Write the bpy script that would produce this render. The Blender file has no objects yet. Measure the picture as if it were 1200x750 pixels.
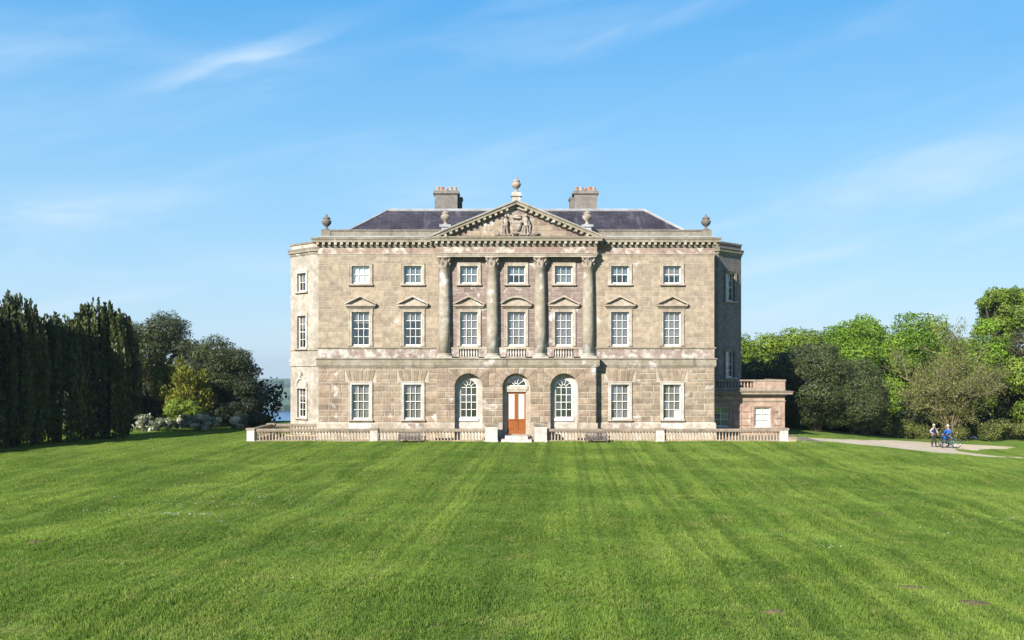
import bpy, math, random
import numpy as np
from mathutils import Vector, Matrix

random.seed(7)
rng = np.random.default_rng(11)
S = bpy.context.scene
COL = S.collection
R = math.radians

# ------------------------------------------------------------------ camera
EYE = (-0.27, -63.08, 4.9)
cd = bpy.data.cameras.new('camera')
cam = bpy.data.objects.new('camera', cd)
COL.objects.link(cam)
cam.location = EYE
cam.rotation_euler = (R(90), 0, 0)
cd.sensor_width = 36.0
cd.lens = 35.01
cd.shift_y = 0.0442
cd.clip_start = 0.1
cd.clip_end = 9000
S.camera = cam

# ------------------------------------------------------------------ light
SUN_AZ, SUN_EL = 33.0, 28.0            # degrees left of the view axis, behind the camera
sdir = Vector((math.sin(R(SUN_AZ)) * math.cos(R(SUN_EL)),
               math.cos(R(SUN_AZ)) * math.cos(R(SUN_EL)), -math.sin(R(SUN_EL))))
ld = bpy.data.lights.new('sun', 'SUN')
ld.energy = 5.0
ld.angle = R(0.5)
ld.color = (1.0, 0.945, 0.855)
sun = bpy.data.objects.new('sun', ld)
sun.rotation_euler = sdir.to_track_quat('-Z', 'Y').to_euler()
sun.location = (-40, -90, 60)
COL.objects.link(sun)

W = bpy.data.worlds.new('World')
S.world = W
W.use_nodes = True
wn, wl = W.node_tree.nodes, W.node_tree.links
wn.clear()


def N(nodes, t, **kw):
    n = nodes.new(t)
    for k, v in kw.items():
        setattr(n, k, v)
    return n


def wmath(op, a, b=None, c=None):
    n = N(wn, 'ShaderNodeMath', operation=op)
    for i, v in enumerate((a, b, c)):
        if v is None:
            continue
        if isinstance(v, (int, float)):
            n.inputs[i].default_value = v
        else:
            wl.new(v, n.inputs[i])
    return n.outputs[0]


sky = N(wn, 'ShaderNodeTexSky', sky_type='NISHITA')
sky.sun_disc = False
sky.sun_elevation = R(SUN_EL)
sky.sun_rotation = R(180 + SUN_AZ)
sky.altitude = 40
sky.air_density = 1.0
sky.dust_density = 0.2
sky.ozone_density = 2.0
hsv = N(wn, 'ShaderNodeHueSaturation')
hsv.inputs['Saturation'].default_value = 1.12
hsv.inputs['Value'].default_value = 1.0
hsv.inputs['Hue'].default_value = 0.5
wl.new(sky.outputs[0], hsv.inputs['Color'])
tc = N(wn, 'ShaderNodeTexCoord')
sx = N(wn, 'ShaderNodeSeparateXYZ')
wl.new(tc.outputs['Generated'], sx.inputs[0])
az = wmath('ARCTAN2', sx.outputs[0], sx.outputs[1])
el = wmath('ARCSINE', sx.outputs[2])
# wispy cirrus, drawn out along the wind
cv = N(wn, 'ShaderNodeCombineXYZ')
wl.new(wmath('MULTIPLY_ADD', el, -1.2, wmath('MULTIPLY', az, 1.6)), cv.inputs[0])
wl.new(wmath('MULTIPLY_ADD', az, -1.5, wmath('MULTIPLY', el, 7.5)), cv.inputs[1])
cv.inputs[2].default_value = 3.7
nz = N(wn, 'ShaderNodeTexNoise')
nz.inputs['Scale'].default_value = 2.1
nz.inputs['Detail'].default_value = 9
nz.inputs['Roughness'].default_value = 0.52
nz.inputs['Distortion'].default_value = 0.55
wl.new(cv.outputs[0], nz.inputs['Vector'])
mr = N(wn, 'ShaderNodeMapRange', interpolation_type='SMOOTHSTEP')
mr.inputs[1].default_value = 0.43
mr.inputs[2].default_value = 0.86
mr.inputs[4].default_value = 0.75
wl.new(nz.outputs[0], mr.inputs[0])
# low sky is milkier
lowf = N(wn, 'ShaderNodeMapRange', interpolation_type='SMOOTHSTEP')
lowf.inputs[1].default_value = 0.42
lowf.inputs[2].default_value = 0.0
lowf.inputs[3].default_value = 0.30
lowf.inputs[4].default_value = 1.0
wl.new(el, lowf.inputs[0])
gen = wmath('MULTIPLY', mr.outputs[0], lowf.outputs[0])


def streak(az0, el0, tilt, lu, lv, amt, seed):
    """one feathered cirrus streak centred on a compass direction and height"""
    du = wmath('SUBTRACT', az, R(az0))
    dv = wmath('SUBTRACT', el, R(el0))
    c, s = math.cos(R(tilt)), math.sin(R(tilt))
    u = wmath('ADD', wmath('MULTIPLY', du, c), wmath('MULTIPLY', dv, s))
    v = wmath('SUBTRACT', wmath('MULTIPLY', dv, c), wmath('MULTIPLY', du, s))
    cc = N(wn, 'ShaderNodeCombineXYZ')
    wl.new(wmath('MULTIPLY', u, 14), cc.inputs[0])
    wl.new(wmath('MULTIPLY', v, 60), cc.inputs[1])
    cc.inputs[2].default_value = seed
    n = N(wn, 'ShaderNodeTexNoise')
    n.inputs['Scale'].default_value = 1.0
    n.inputs['Detail'].default_value = 7
    n.inputs['Distortion'].default_value = 0.8
    wl.new(cc.outputs[0], n.inputs['Vector'])
    # bend the streak a little
    bend = wmath('MULTIPLY', wmath('SUBTRACT', n.outputs[0], 0.5), R(lv) * 2.2)
    vv = wmath('DIVIDE', wmath('ADD', v, bend), R(lv))
    uu = wmath('DIVIDE', u, R(lu))
    d = wmath('ADD', wmath('MULTIPLY', uu, uu), wmath('MULTIPLY', vv, vv))
    e = wmath('POWER', 2.718, wmath('MULTIPLY', d, -1.0))
    m = N(wn, 'ShaderNodeMapRange')
    m.inputs[1].default_value = 0.25
    m.inputs[2].default_value = 0.75
    m.inputs[3].default_value = 0.35
    wl.new(n.outputs[0], m.inputs[0])
    return wmath('MULTIPLY', wmath('MULTIPLY', e, m.outputs[0]), amt)


cl = gen
for a in ((-15.6, 16.4, 20, 5.0, 0.55, 0.66, 1.3), (5.5, 18.3, 20, 2.0, 0.30, 0.17, 4.4),
          (-23.0, 8.6, 3, 5.0, 1.0, 0.34, 7.1), (18.5, 9.2, 0, 2.6, 0.6, 0.30, 9.3),
          (25.0, 11.0, 22, 5.0, 1.0, 0.18, 2.2), (-12.0, 5.6, -4, 6.0, 0.8, 0.28, 5.9),
          (10.0, 8.0, 6, 4.0, 0.7, 0.0, 6.6), (-4.0, 9.8, 5, 4.6, 1.3, 0.30, 8.2)):
    if a[5] > 0:
        cl = wmath('ADD', cl, streak(*a))
cl = wmath('MINIMUM', cl, 0.85)
mixc = N(wn, 'ShaderNodeMix', data_type='RGBA')
wl.new(cl, mixc.inputs['Factor'])
# clear maritime air: the blue deepens evenly from the horizon to the zenith
grad = N(wn, 'ShaderNodeValToRGB')
gsc = wmath('MULTIPLY', wmath('MAXIMUM', el, 0.0), 1 / 1.5708)
wl.new(gsc, grad.inputs[0])
stops = ((0.0, (3.7, 5.2, 6.7)), (0.06, (2.9, 4.95, 6.8)), (0.13, (1.95, 4.4, 6.9)), (0.23, (0.66, 3.15, 6.5)), (0.6, (0.28, 1.45, 4.1)), (1.0, (0.2, 0.95, 3.2)))
while len(grad.color_ramp.elements) < len(stops):
    grad.color_ramp.elements.new(0.5)
for e_, (p_, c_) in zip(grad.color_ramp.elements, stops):
    e_.position = p_
    e_.color = (*c_, 1)
tint_ = N(wn, 'ShaderNodeMix', data_type='RGBA')
tint_.inputs['Factor'].default_value = 0.82
wl.new(grad.outputs[0], tint_.inputs['B'])
wl.new(hsv.outputs[0], tint_.inputs['A'])
wl.new(tint_.outputs['Result'], mixc.inputs['A'])
mixc.inputs['B'].default_value = (5.2, 6.3, 7.4, 1)
bg = N(wn, 'ShaderNodeBackground')
bg.inputs['Strength'].default_value = 0.0635
wl.new(mixc.outputs['Result'], bg.inputs['Color'])
wo = N(wn, 'ShaderNodeOutputWorld')
wl.new(bg.outputs[0], wo.inputs[0])

S.view_settings.view_transform = 'Standard'
S.view_settings.look = 'None'
S.view_settings.gamma = 1.0
S.view_settings.use_curve_mapping = False
S.view_settings.exposure = 1.2
S.render.engine = 'CYCLES'
S.cycles.use_denoising = True
S.cycles.max_bounces = 8
S.cycles.transparent_max_bounces = 12
S.cycles.volume_bounces = 0

# ------------------------------------------------------------------ helpers


class MB:
    """collects faces and links them as one mesh object"""

    def __init__(s):
        s.v, s.f = [], []

    def add(s, vs, fs):
        o = len(s.v)
        s.v += [tuple(p) for p in vs]
        s.f += [tuple(i + o for i in f) for f in fs]
        return s

    def quad(s, a, b, c, d):
        return s.add((a, b, c, d), ((0, 1, 2, 3),))

    def box(s, x0, x1, y0, y1, z0, z1):
        vs = [(x, y, z) for z in (z0, z1) for y in (y0, y1) for x in (x0, x1)]
        return s.add(vs, ((0, 2, 3, 1), (4, 5, 7, 6), (0, 1, 5, 4), (2, 6, 7, 3), (0, 4, 6, 2), (1, 3, 7, 5)))

    def prism(s, pts, y0, y1):
        """polygon in x,z (counter-clockwise seen from the front) drawn out from y0 (front) to y1"""
        n = len(pts)
        vs = [(x, y0, z) for x, z in pts] + [(x, y1, z) for x, z in pts]
        fs = [tuple(range(n)), tuple(range(2 * n - 1, n - 1, -1))]
        fs += [(i, i + n, (i + 1) % n + n, (i + 1) % n) for i in range(n)]
        return s.add(vs, fs)

    def slab(s, pts, z0, z1):
        n = len(pts)
        vs = [(x, y, z0) for x, y in pts] + [(x, y, z1) for x, y in pts]
        fs = [tuple(range(n - 1, -1, -1)), tuple(range(n, 2 * n))]
        fs += [(i, (i + 1) % n, (i + 1) % n + n, i + n) for i in range(n)]
        return s.add(vs, fs)

    def lathe(s, prof, cx=0, cy=0, cz=0, seg=16):
        n = len(prof)
        vs = []
        for k in range(seg):
            a = 2 * math.pi * k / seg
            c, q = math.cos(a), math.sin(a)
            vs += [(cx + r * c, cy + r * q, cz + z) for r, z in prof]
        fs = []
        for k in range(seg):
            k2 = (k + 1) % seg
            for i in range(n - 1):
                fs.append((k * n + i, k2 * n + i, k2 * n + i + 1, k * n + i + 1))
        o = len(vs)
        vs += [(cx, cy, cz + prof[0][1]), (cx, cy, cz + prof[-1][1])]
        for k in range(seg):
            k2 = (k + 1) % seg
            fs.append((o, k2 * n, k * n))
            fs.append((o + 1, k * n + n - 1, k2 * n + n - 1))
        return s.add(vs, fs)

    def tube(s, pts, rad, seg=6, cap=True):
        P = [Vector(p) for p in pts]
        n = len(P)
        if not hasattr(rad, '__len__'):
            rad = [rad] * n
        vs, fs = [], []
        up = Vector((0.13, 0.27, 1)).normalized()
        for i in range(n):
            d = (P[min(i + 1, n - 1)] - P[max(i - 1, 0)])
            d = d.normalized() if d.length > 1e-9 else Vector((0, 0, 1))
            a = d.cross(up)
            if a.length < 1e-3:
                a = d.cross(Vector((1, 0, 0)))
            a.normalize()
            b = d.cross(a)
            for k in range(seg):
                t = 2 * math.pi * k / seg
                vs.append(P[i] + (a * math.cos(t) + b * math.sin(t)) * rad[i])
        for i in range(n - 1):
            for k in range(seg):
                k2 = (k + 1) % seg
                fs.append((i * seg + k, i * seg + k2, (i + 1) * seg + k2, (i + 1) * seg + k))
        if cap:
            fs.append(tuple(range(seg)))
            fs.append(tuple((n - 1) * seg + k for k in range(seg - 1, -1, -1)))
        return s.add(vs, fs)

    def ball(s, c, r, seg=10, rings=6):
        if not hasattr(r, '__len__'):
            r = (r, r, r)
        vs = [(c[0], c[1], c[2] - r[2])]
        for i in range(1, rings):
            p = -math.pi / 2 + math.pi * i / rings
            for k in range(seg):
                t = 2 * math.pi * k / seg
                vs.append((c[0] + r[0] * math.cos(p) * math.cos(t), c[1] + r[1] * math.cos(p) * math.sin(t), c[2] + r[2] * math.sin(p)))
        vs.append((c[0], c[1], c[2] + r[2]))
        fs = [(0, 1 + (k + 1) % seg, 1 + k) for k in range(seg)]
        for i in range(rings - 2):
            for k in range(seg):
                a, b = 1 + i * seg + k, 1 + i * seg + (k + 1) % seg
                fs.append((a, b, b + seg, a + seg))
        L = len(vs) - 1
        o = 1 + (rings - 2) * seg
        fs += [(L, o + k, o + (k + 1) % seg) for k in range(seg)]
        return s.add(vs, fs)

    def sweep(s, path, prof, closed=False):
        """profile (out, z) carried along a plan polyline; out is to the right of the path"""
        n = len(path)
        m = len(prof)
        nor = []
        for i in range(n - (0 if closed else 1)):
            a, b = path[i], path[(i + 1) % n]
            d = Vector((b[0] - a[0], b[1] - a[1])).normalized()
            nor.append(Vector((d.y, -d.x)))
        vs = []
        for i in range(n):
            if closed:
                n0, n1 = nor[i - 1], nor[i]
            else:
                n0, n1 = nor[max(i - 1, 0)], nor[min(i, n - 2)]
            q = n0 + n1
            q = q / max(q.dot(n1), 0.2)
            for o, z in prof:
                vs.append((path[i][0] + q.x * o, path[i][1] + q.y * o, z))
        fs = []
        for i in range(n if closed else n - 1):
            j = (i + 1) % n
            for k in range(m - 1):
                fs.append((i * m + k, j * m + k, j * m + k + 1, i * m + k + 1))
        if not closed:
            fs.append(tuple(range(m)))
            fs.append(tuple((n - 1) * m + k for k in range(m - 1, -1, -1)))
        return s.add(vs, fs)

    def mesh(s, name, mat, smooth=False):
        me = bpy.data.meshes.new(name)
        me.from_pydata(s.v, [], s.f)
        me.validate()
        if mat:
            me.materials.append(mat)
        if smooth:
            me.polygons.foreach_set('use_smooth', [True] * len(me.polygons))
        return me

    def build(s, name, mat, parent=None, loc=(0, 0, 0), rotz=0, smooth=False):
        return obj(name, s.mesh(name, mat, smooth), parent, loc, rotz)


def obj(name, me, parent=None, loc=(0, 0, 0), rotz=0, scale=None):
    o = bpy.data.objects.new(name, me)
    COL.objects.link(o)
    o.location = loc
    o.rotation_euler = (0, 0, rotz)
    if scale:
        o.scale = scale
    if parent:
        o.parent = parent
    return o


def tag(o, label, cat, group=None):
    o['label'] = label
    o['category'] = cat
    if group:
        o['group'] = group
    return o


def thing(name, label, cat, loc=(0, 0, 0), rotz=0, group=None):
    return tag(obj(name, None, None, loc, rotz), label, cat, group)


def struct(o):
    o['kind'] = 'structure'
    return o


def dup(root, loc, rotz, label=None, scale=None):
    r = root.copy()
    COL.objects.link(r)
    r.location = loc
    r.rotation_euler = (0, 0, rotz)
    if scale:
        r.scale = scale
    if label:
        r['label'] = label
    for ch in list(root.children):
        c = ch.copy()
        COL.objects.link(c)
        c.parent = r
        for g in list(ch.children):
            d = g.copy()
            COL.objects.link(d)
            d.parent = c
    return r


def np_mesh(name, verts, quads, mat, tint=None, tris=False):
    """fast mesh from numpy arrays"""
    me = bpy.data.meshes.new(name)
    k = quads.shape[1]
    me.vertices.add(len(verts))
    me.vertices.foreach_set('co', verts.astype(np.float32).ravel())
    me.loops.add(quads.size)
    me.loops.foreach_set('vertex_index', quads.astype(np.int32).ravel())
    me.polygons.add(len(quads))
    me.polygons.foreach_set('loop_start', np.arange(0, quads.size, k, dtype=np.int32))
    me.update(calc_edges=True)
    if tint is not None:
        at = me.attributes.new('tint', 'FLOAT', 'POINT')
        at.data.foreach_set('value', tint.astype(np.float32))
    me.materials.append(mat)
    return me


# ------------------------------------------------------------------ materials


K = 0.64                       # bare stone, leaves and paint reflect about this much less than they look in full sun


class Mat:
    def __init__(s, name):
        s.m = bpy.data.materials.new(name)
        s.m.use_nodes = True
        s.n, s.l = s.m.node_tree.nodes, s.m.node_tree.links
        s.b = s.n['Principled BSDF']
        s.out = s.n['Material Output']
        s.b.inputs['Roughness'].default_value = 0.85
        s.b.inputs['Specular IOR Level'].default_value = 0.3
        s._pos = None

    def pos(s):
        if not s._pos:
            s._pos = N(s.n, 'ShaderNodeNewGeometry').outputs['Position']
        return s._pos

    def put(s, sock, v):
        if isinstance(v, (int, float)):
            sock.default_value = v
        elif isinstance(v, tuple):
            sock.default_value = v if len(v) == len(sock.default_value) else (*v, 1)
        else:
            s.l.new(v, sock)

    def scaled(s, vec, sc, off=(0, 0, 0)):
        n = N(s.n, 'ShaderNodeMapping')
        s.l.new(vec, n.inputs['Vector'])
        n.inputs['Scale'].default_value = sc
        n.inputs['Location'].default_value = off
        return n.outputs[0]

    def noise(s, scale, detail=5, rough=0.55, vec=None, dist=0.0):
        n = N(s.n, 'ShaderNodeTexNoise')
        n.inputs['Scale'].default_value = scale
        n.inputs['Detail'].default_value = detail
        n.inputs['Roughness'].default_value = rough
        n.inputs['Distortion'].default_value = dist
        s.l.new(vec or s.pos(), n.inputs['Vector'])
        return n.outputs[0]

    def rng(s, v, a, b, c=0.0, d=1.0, smooth=True):
        n = N(s.n, 'ShaderNodeMapRange')
        if smooth:
            n.interpolation_type = 'SMOOTHSTEP'
        s.l.new(v, n.inputs[0])
        for i, q in enumerate((a, b, c, d)):
            n.inputs[i + 1].default_value = q
        return n.outputs[0]

    def math(s, op, a, b=None):
        n = N(s.n, 'ShaderNodeMath', operation=op)
        s.put(n.inputs[0], a)
        if b is not None:
            s.put(n.inputs[1], b)
        return n.outputs[0]

    def mix(s, f, a, b, mode='MIX'):
        n = N(s.n, 'ShaderNodeMix', data_type='RGBA', blend_type=mode)
        s.put(n.inputs['Factor'], f)
        s.put(n.inputs['A'], a)
        s.put(n.inputs['B'], b)
        return n.outputs['Result']

    def grey(s, v):
        n = N(s.n, 'ShaderNodeCombineColor')
        for i in range(3):
            s.l.new(v, n.inputs[i])
        return n.outputs[0]

    def attr(s, name):
        return N(s.n, 'ShaderNodeAttribute', attribute_name=name).outputs['Fac']

    def rand(s):
        return N(s.n, 'ShaderNodeObjectInfo').outputs['Random']

    def color(s, c):
        s.put(s.b.inputs['Base Color'], c)
        return s

    def bump(s, h, strength=0.3, dist=0.02):
        n = N(s.n, 'ShaderNodeBump')
        n.inputs['Strength'].default_value = strength
        n.inputs['Distance'].default_value = dist
        s.l.new(h, n.inputs['Height'])
        s.l.new(n.outputs[0], s.b.inputs['Normal'])
        return s


def stone(name, c1, c2, pale=None, pale_at=(0.58, 0.66), dark=0.35, per=None, pscale=1.1, stain=(0.12, 0.11, 0.09), vary=0.25, bruise=None):
    """weathered stone: two stone colours, flaking pale lime, soot streaks, piece-to-piece variation"""
    m = Mat(name)
    base = m.mix(m.rng(m.noise(0.45, 6, 0.6), 0.36, 0.64), c1, c2)
    if per:
        r = m.rand() if per == 'object' else m.attr('tint')
        base = m.mix(m.math('MULTIPLY', r, 0.6), base, c2)
        base = m.mix(1.0, base, m.grey(m.rng(r, 0, 1, 1 - vary, 1 + vary, False)), 'MULTIPLY')
    base = m.mix(1.0, base, m.grey(m.rng(m.noise(3.2, 6, 0.62), 0.25, 0.75, 0.74, 1.2)), 'MULTIPLY')
    if bruise:
        bn = m.noise(0.62, 7, 0.66, vec=m.scaled(m.pos(), (1, 1, 1.6), (7, 3, 5)))
        base = m.mix(m.rng(bn, 0.52, 0.68, 0, bruise[1]), base, bruise[0])
    if pale:
        base = m.mix(m.rng(m.noise(pscale, 8, 0.62, dist=0.4), pale_at[0], pale_at[1]), base, pale)
    st = m.noise(1.0, 6, 0.6, vec=m.scaled(m.pos(), (2.6, 2.6, 0.28)))
    base = m.mix(m.math('MULTIPLY', m.rng(st, 0.54, 0.74), dark), base, stain)
    base = m.mix(1.0, base, m.grey(m.rng(m.noise(26, 3, 0.6), 0.2, 0.8, 0.88, 1.1)), 'MULTIPLY')
    m.color(m.mix(1.0, base, (K * 0.87, K * 0.885, K * 0.985), 'MULTIPLY'))
    m.bump(m.noise(14, 6, 0.7), 0.45, 0.02)
    m.b.inputs['Roughness'].default_value = 0.92
    return m.m


def plain(name, c, rough=0.6, var=0.12, scale=6.0, spec=0.3, metal=0.0, kk=K):
    m = Mat(name)
    c = tuple(min(0.8, q * kk) for q in c)
    m.color(m.mix(1.0, c, m.grey(m.rng(m.noise(scale, 4), 0.25, 0.75, 1 - var, 1 + var)), 'MULTIPLY'))
    m.b.inputs['Roughness'].default_value = rough
    m.b.inputs['Specular IOR Level'].default_value = spec
    m.b.inputs['Metallic'].default_value = metal
    return m.m


M = {}
TAN, MAUVE, CREAM, LIME = (0.44, 0.345, 0.225), (0.33, 0.235, 0.18), (0.66, 0.57, 0.42), (0.88, 0.82, 0.70)
M['ashlar'] = stone('ashlar_stone', TAN, (0.49, 0.385, 0.25), LIME, (0.60, 0.78), 0.38, 'tint', vary=0.13, bruise=((0.34, 0.25, 0.195), 0.6))
M['ashlar_portico'] = stone('portico_stone', (0.37, 0.275, 0.21), (0.31, 0.222, 0.175), LIME, (0.55, 0.68), 0.30, 'tint', vary=0.13)
M['backing'] = stone('wall_core', (0.62, 0.54, 0.40), (0.55, 0.46, 0.33), LIME, (0.6, 0.7), 0.25)
M['rustic'] = stone('rusticated_stone', (0.465, 0.365, 0.225), (0.37, 0.27, 0.175), LIME, (0.58, 0.74), 0.38, 'object', vary=0.28, bruise=((0.31, 0.22, 0.17), 0.6))
M['mortar'] = stone('lime_joint', (0.62, 0.54, 0.40), (0.52, 0.42, 0.29), LIME, (0.6, 0.7), 0.2)
M['trim'] = stone('dressed_stone', CREAM, (0.50, 0.40, 0.275), LIME, (0.58, 0.72), 0.45, bruise=((0.36, 0.29, 0.20), 0.5))
M['peel'] = stone('peeling_stone', (0.45, 0.345, 0.25), (0.38, 0.285, 0.215), (0.74, 0.67, 0.54), (0.44, 0.62), 0.4, pscale=2.0)
M['frieze'] = stone('frieze_stone', (0.46, 0.34, 0.245), (0.38, 0.265, 0.20), (0.70, 0.63, 0.50), (0.48, 0.66), 0.4, pscale=1.6)
M['cornice'] = stone('cornice_stone', (0.44, 0.38, 0.27), (0.34, 0.29, 0.19), LIME, (0.60, 0.74), 0.65, stain=(0.10, 0.10, 0.07))
M['column'] = stone('column_stone', (0.45, 0.385, 0.26), (0.53, 0.45, 0.32), (0.82, 0.76, 0.65), (0.52, 0.66), 0.35, pscale=1.0, bruise=((0.34, 0.28, 0.20), 0.5))
M['limed'] = stone('limewashed_stone', (0.70, 0.62, 0.49), (0.60, 0.52, 0.39), (0.76, 0.70, 0.58), (0.5, 0.7), 0.25)
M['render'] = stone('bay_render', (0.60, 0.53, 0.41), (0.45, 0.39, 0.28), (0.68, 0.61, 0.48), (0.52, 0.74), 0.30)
M['painted'] = stone('painted_stone', (0.80, 0.73, 0.60), (0.70, 0.62, 0.49), None, dark=0.18)
M['baluster'] = stone('sandstone', (0.62, 0.48, 0.29), (0.55, 0.42, 0.26), (0.76, 0.66, 0.47), (0.55, 0.72), 0.28, 'object', vary=0.12)
M['rail'] = stone('rail_stone', (0.45, 0.36, 0.24), (0.36, 0.28, 0.19), None, dark=0.55)
M['pink'] = stone('pink_sandstone', (0.56, 0.39, 0.265), (0.46, 0.31, 0.21), (0.74, 0.60, 0.44), (0.56, 0.70), 0.6, bruise=((0.30, 0.20, 0.145), 0.6))
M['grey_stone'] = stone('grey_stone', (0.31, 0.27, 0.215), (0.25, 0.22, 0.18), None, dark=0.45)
M['parapet'] = stone('parapet_stone', (0.36, 0.315, 0.225), (0.29, 0.25, 0.17), None, dark=0.5)
M['soot'] = stone('urn_stone', (0.26, 0.225, 0.17), (0.20, 0.17, 0.13), (0.42, 0.37, 0.28), (0.6, 0.75), 0.5)
M['carved'] = stone('carved_stone', (0.50, 0.415, 0.31), (0.40, 0.32, 0.235), (0.68, 0.60, 0.47), (0.55, 0.7), 0.35)
M['white'] = plain('white_paint', (0.80, 0.79, 0.74), 0.45, 0.05, kk=0.75)
M['lead'] = plain('lead_sheet', (0.38, 0.39, 0.40), 0.6, 0.2, 1.5)
M['pot'] = plain('clay_pot', (0.52, 0.36, 0.22), 0.8, 0.2)
M['pot_red'] = plain('red_clay_pot', (0.50, 0.21, 0.10), 0.8, 0.2)
M['blind_grey'] = plain('grey_blind', (0.25, 0.22, 0.235), 0.9, 0.14, 1.1)
M['blind_sky_tint'] = plain('sky_tinted_blind', (0.20, 0.23, 0.255), 0.9, 0.14, 1.3)  # blue-grey puts the sky's reflection into the blind colour
M['blind_white'] = plain('white_blind', (0.82, 0.81, 0.77), 0.9, 0.04, kk=1.0)
M['dark_pane_panel'] = plain('unlit_room_panel', (0.055, 0.060, 0.062), 0.9, 0.35, 1.6)  # dark colour paints the unlit interior and reflections of the arched panes
M['dark_room'] = plain('unlit_room_board', (0.012, 0.014, 0.018), 0.9, 0.3)  # near-black board colour stands in for room shade behind the fanlight
M['iron'] = plain('black_iron', (0.02, 0.02, 0.022), 0.5)
M['room'] = plain('room_plaster', (0.10, 0.09, 0.08), 0.9)

g = Mat('window_glass')
lw = N(g.n, 'ShaderNodeLayerWeight')
lw.inputs[0].default_value = 0.5
tr = N(g.n, 'ShaderNodeBsdfTransparent')
tr.inputs[0].default_value = (0.95, 0.97, 0.96, 1)
gl = N(g.n, 'ShaderNodeBsdfGlossy')
gl.inputs['Roughness'].default_value = 0.02
ms = N(g.n, 'ShaderNodeMixShader')
g.l.new(g.math('ADD', g.math('MULTIPLY', g.math('POWER', lw.outputs['Facing'], 4.0), 0.8), 0.10), ms.inputs[0])
g.l.new(tr.outputs[0], ms.inputs[1])
g.l.new(gl.outputs[0], ms.inputs[2])
g.l.new(ms.outputs[0], g.out.inputs[0])
M['glass'] = g.m

w_ = Mat('varnished_wood')
gr_ = w_.noise(6, 6, 0.6, vec=w_.scaled(w_.pos(), (5, 5, 0.5)))
w_.color(w_.mix(w_.rng(gr_, 0.3, 0.7), (0.25, 0.082, 0.020), (0.17, 0.050, 0.012)))
w_.b.inputs['Roughness'].default_value = 0.4
M['wood'] = w_.m
w_ = Mat('weathered_teak')
gr_ = w_.noise(8, 6, 0.6, vec=w_.scaled(w_.pos(), (0.6, 5, 5)))
w_.color(w_.mix(w_.rng(gr_, 0.3, 0.7), (0.115, 0.098, 0.09), (0.065, 0.055, 0.052)))
M['teak'] = w_.m

s_ = Mat('slate')
cx_ = N(s_.n, 'ShaderNodeTexBrick')
cx_.offset = 0.5
cx_.inputs['Scale'].default_value = 1.0
cx_.inputs['Brick Width'].default_value = 0.30
cx_.inputs['Row Height'].default_value = 0.19
cx_.inputs['Mortar Size'].default_value = 0.012
cx_.inputs['Color1'].default_value = (0.046, 0.040, 0.051, 1)
cx_.inputs['Color2'].default_value = (0.076, 0.065, 0.080, 1)
cx_.inputs['Mortar'].default_value = (0.022, 0.02, 0.026, 1)
# x, height of the slope -> slate courses on every pitch
xx = N(s_.n, 'ShaderNodeSeparateXYZ')
s_.l.new(s_.pos(), xx.inputs[0])
cc_ = N(s_.n, 'ShaderNodeCombineXYZ')
s_.l.new(s_.math('ADD', xx.outputs[0], xx.outputs[1]), cc_.inputs[0])
s_.l.new(s_.math('MULTIPLY', xx.outputs[2], 1.6), cc_.inputs[1])
s_.l.new(cc_.outputs[0], cx_.inputs['Vector'])
st_ = s_.noise(1.0, 6, 0.6, vec=s_.scaled(s_.pos(), (1.7, 0.25, 0.25)))
c_ = s_.mix(s_.rng(st_, 0.52, 0.72, 0, 0.55), cx_.outputs['Color'], (0.17, 0.16, 0.18))
c_ = s_.mix(1.0, c_, s_.grey(s_.rng(s_.noise(0.8, 5), 0.3, 0.7, 0.7, 1.35)), 'MULTIPLY')
s_.color(s_.mix(1.0, c_, (K, K, K), 'MULTIPLY'))
s_.b.inputs['Roughness'].default_value = 0.55
s_.bump(cx_.outputs['Fac'], -0.4, 0.02)
M['slate'] = s_.m


def leafmat(name, ca, cb, rough=0.5, trans=0.3, spec=0.3, cc=None, cat=(0.86, 0.97)):
    """leaves: colour runs from ca to cb with the per-leaf 'tint'; some light comes through"""
    m = Mat(name)
    t = m.attr('tint')
    c = m.mix(m.rng(t, 0, 1, 0, 1, False), ca, cb)
    c = m.mix(1.0, c, m.grey(m.rng(m.noise(0.9, 4), 0.3, 0.7, 0.75, 1.25)), 'MULTIPLY')
    if cc:
        c = m.mix(m.rng(t, cat[0], cat[1]), c, cc)
    c = m.mix(1.0, c, (K, K, K), 'MULTIPLY')
    m.color(c)
    m.b.inputs['Roughness'].default_value = rough
    m.b.inputs['Specular IOR Level'].default_value = spec
    tl = N(m.n, 'ShaderNodeBsdfTranslucent')
    m.l.new(m.mix(1.0, c, (1.15, 1.25, 0.5), 'MULTIPLY'), tl.inputs[0])
    mx = N(m.n, 'ShaderNodeMixShader')
    mx.inputs[0].default_value = trans
    m.l.new(m.b.outputs[0], mx.inputs[1])
    m.l.new(tl.outputs[0], mx.inputs[2])
    m.l.new(mx.outputs[0], m.out.inputs[0])
    return m.m


def barkmat(name, a, b):
    m = Mat(name)
    m.color(m.mix(1.0, m.mix(m.rng(m.noise(4, 6, 0.6, vec=m.scaled(m.pos(), (3, 3, 0.7))), 0.3, 0.7), a, b), (K, K, K), 'MULTIPLY'))
    m.bump(m.noise(9, 6, 0.7, vec=m.scaled(m.pos(), (3, 3, 0.6))), 0.5, 0.05)
    return m.m


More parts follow.
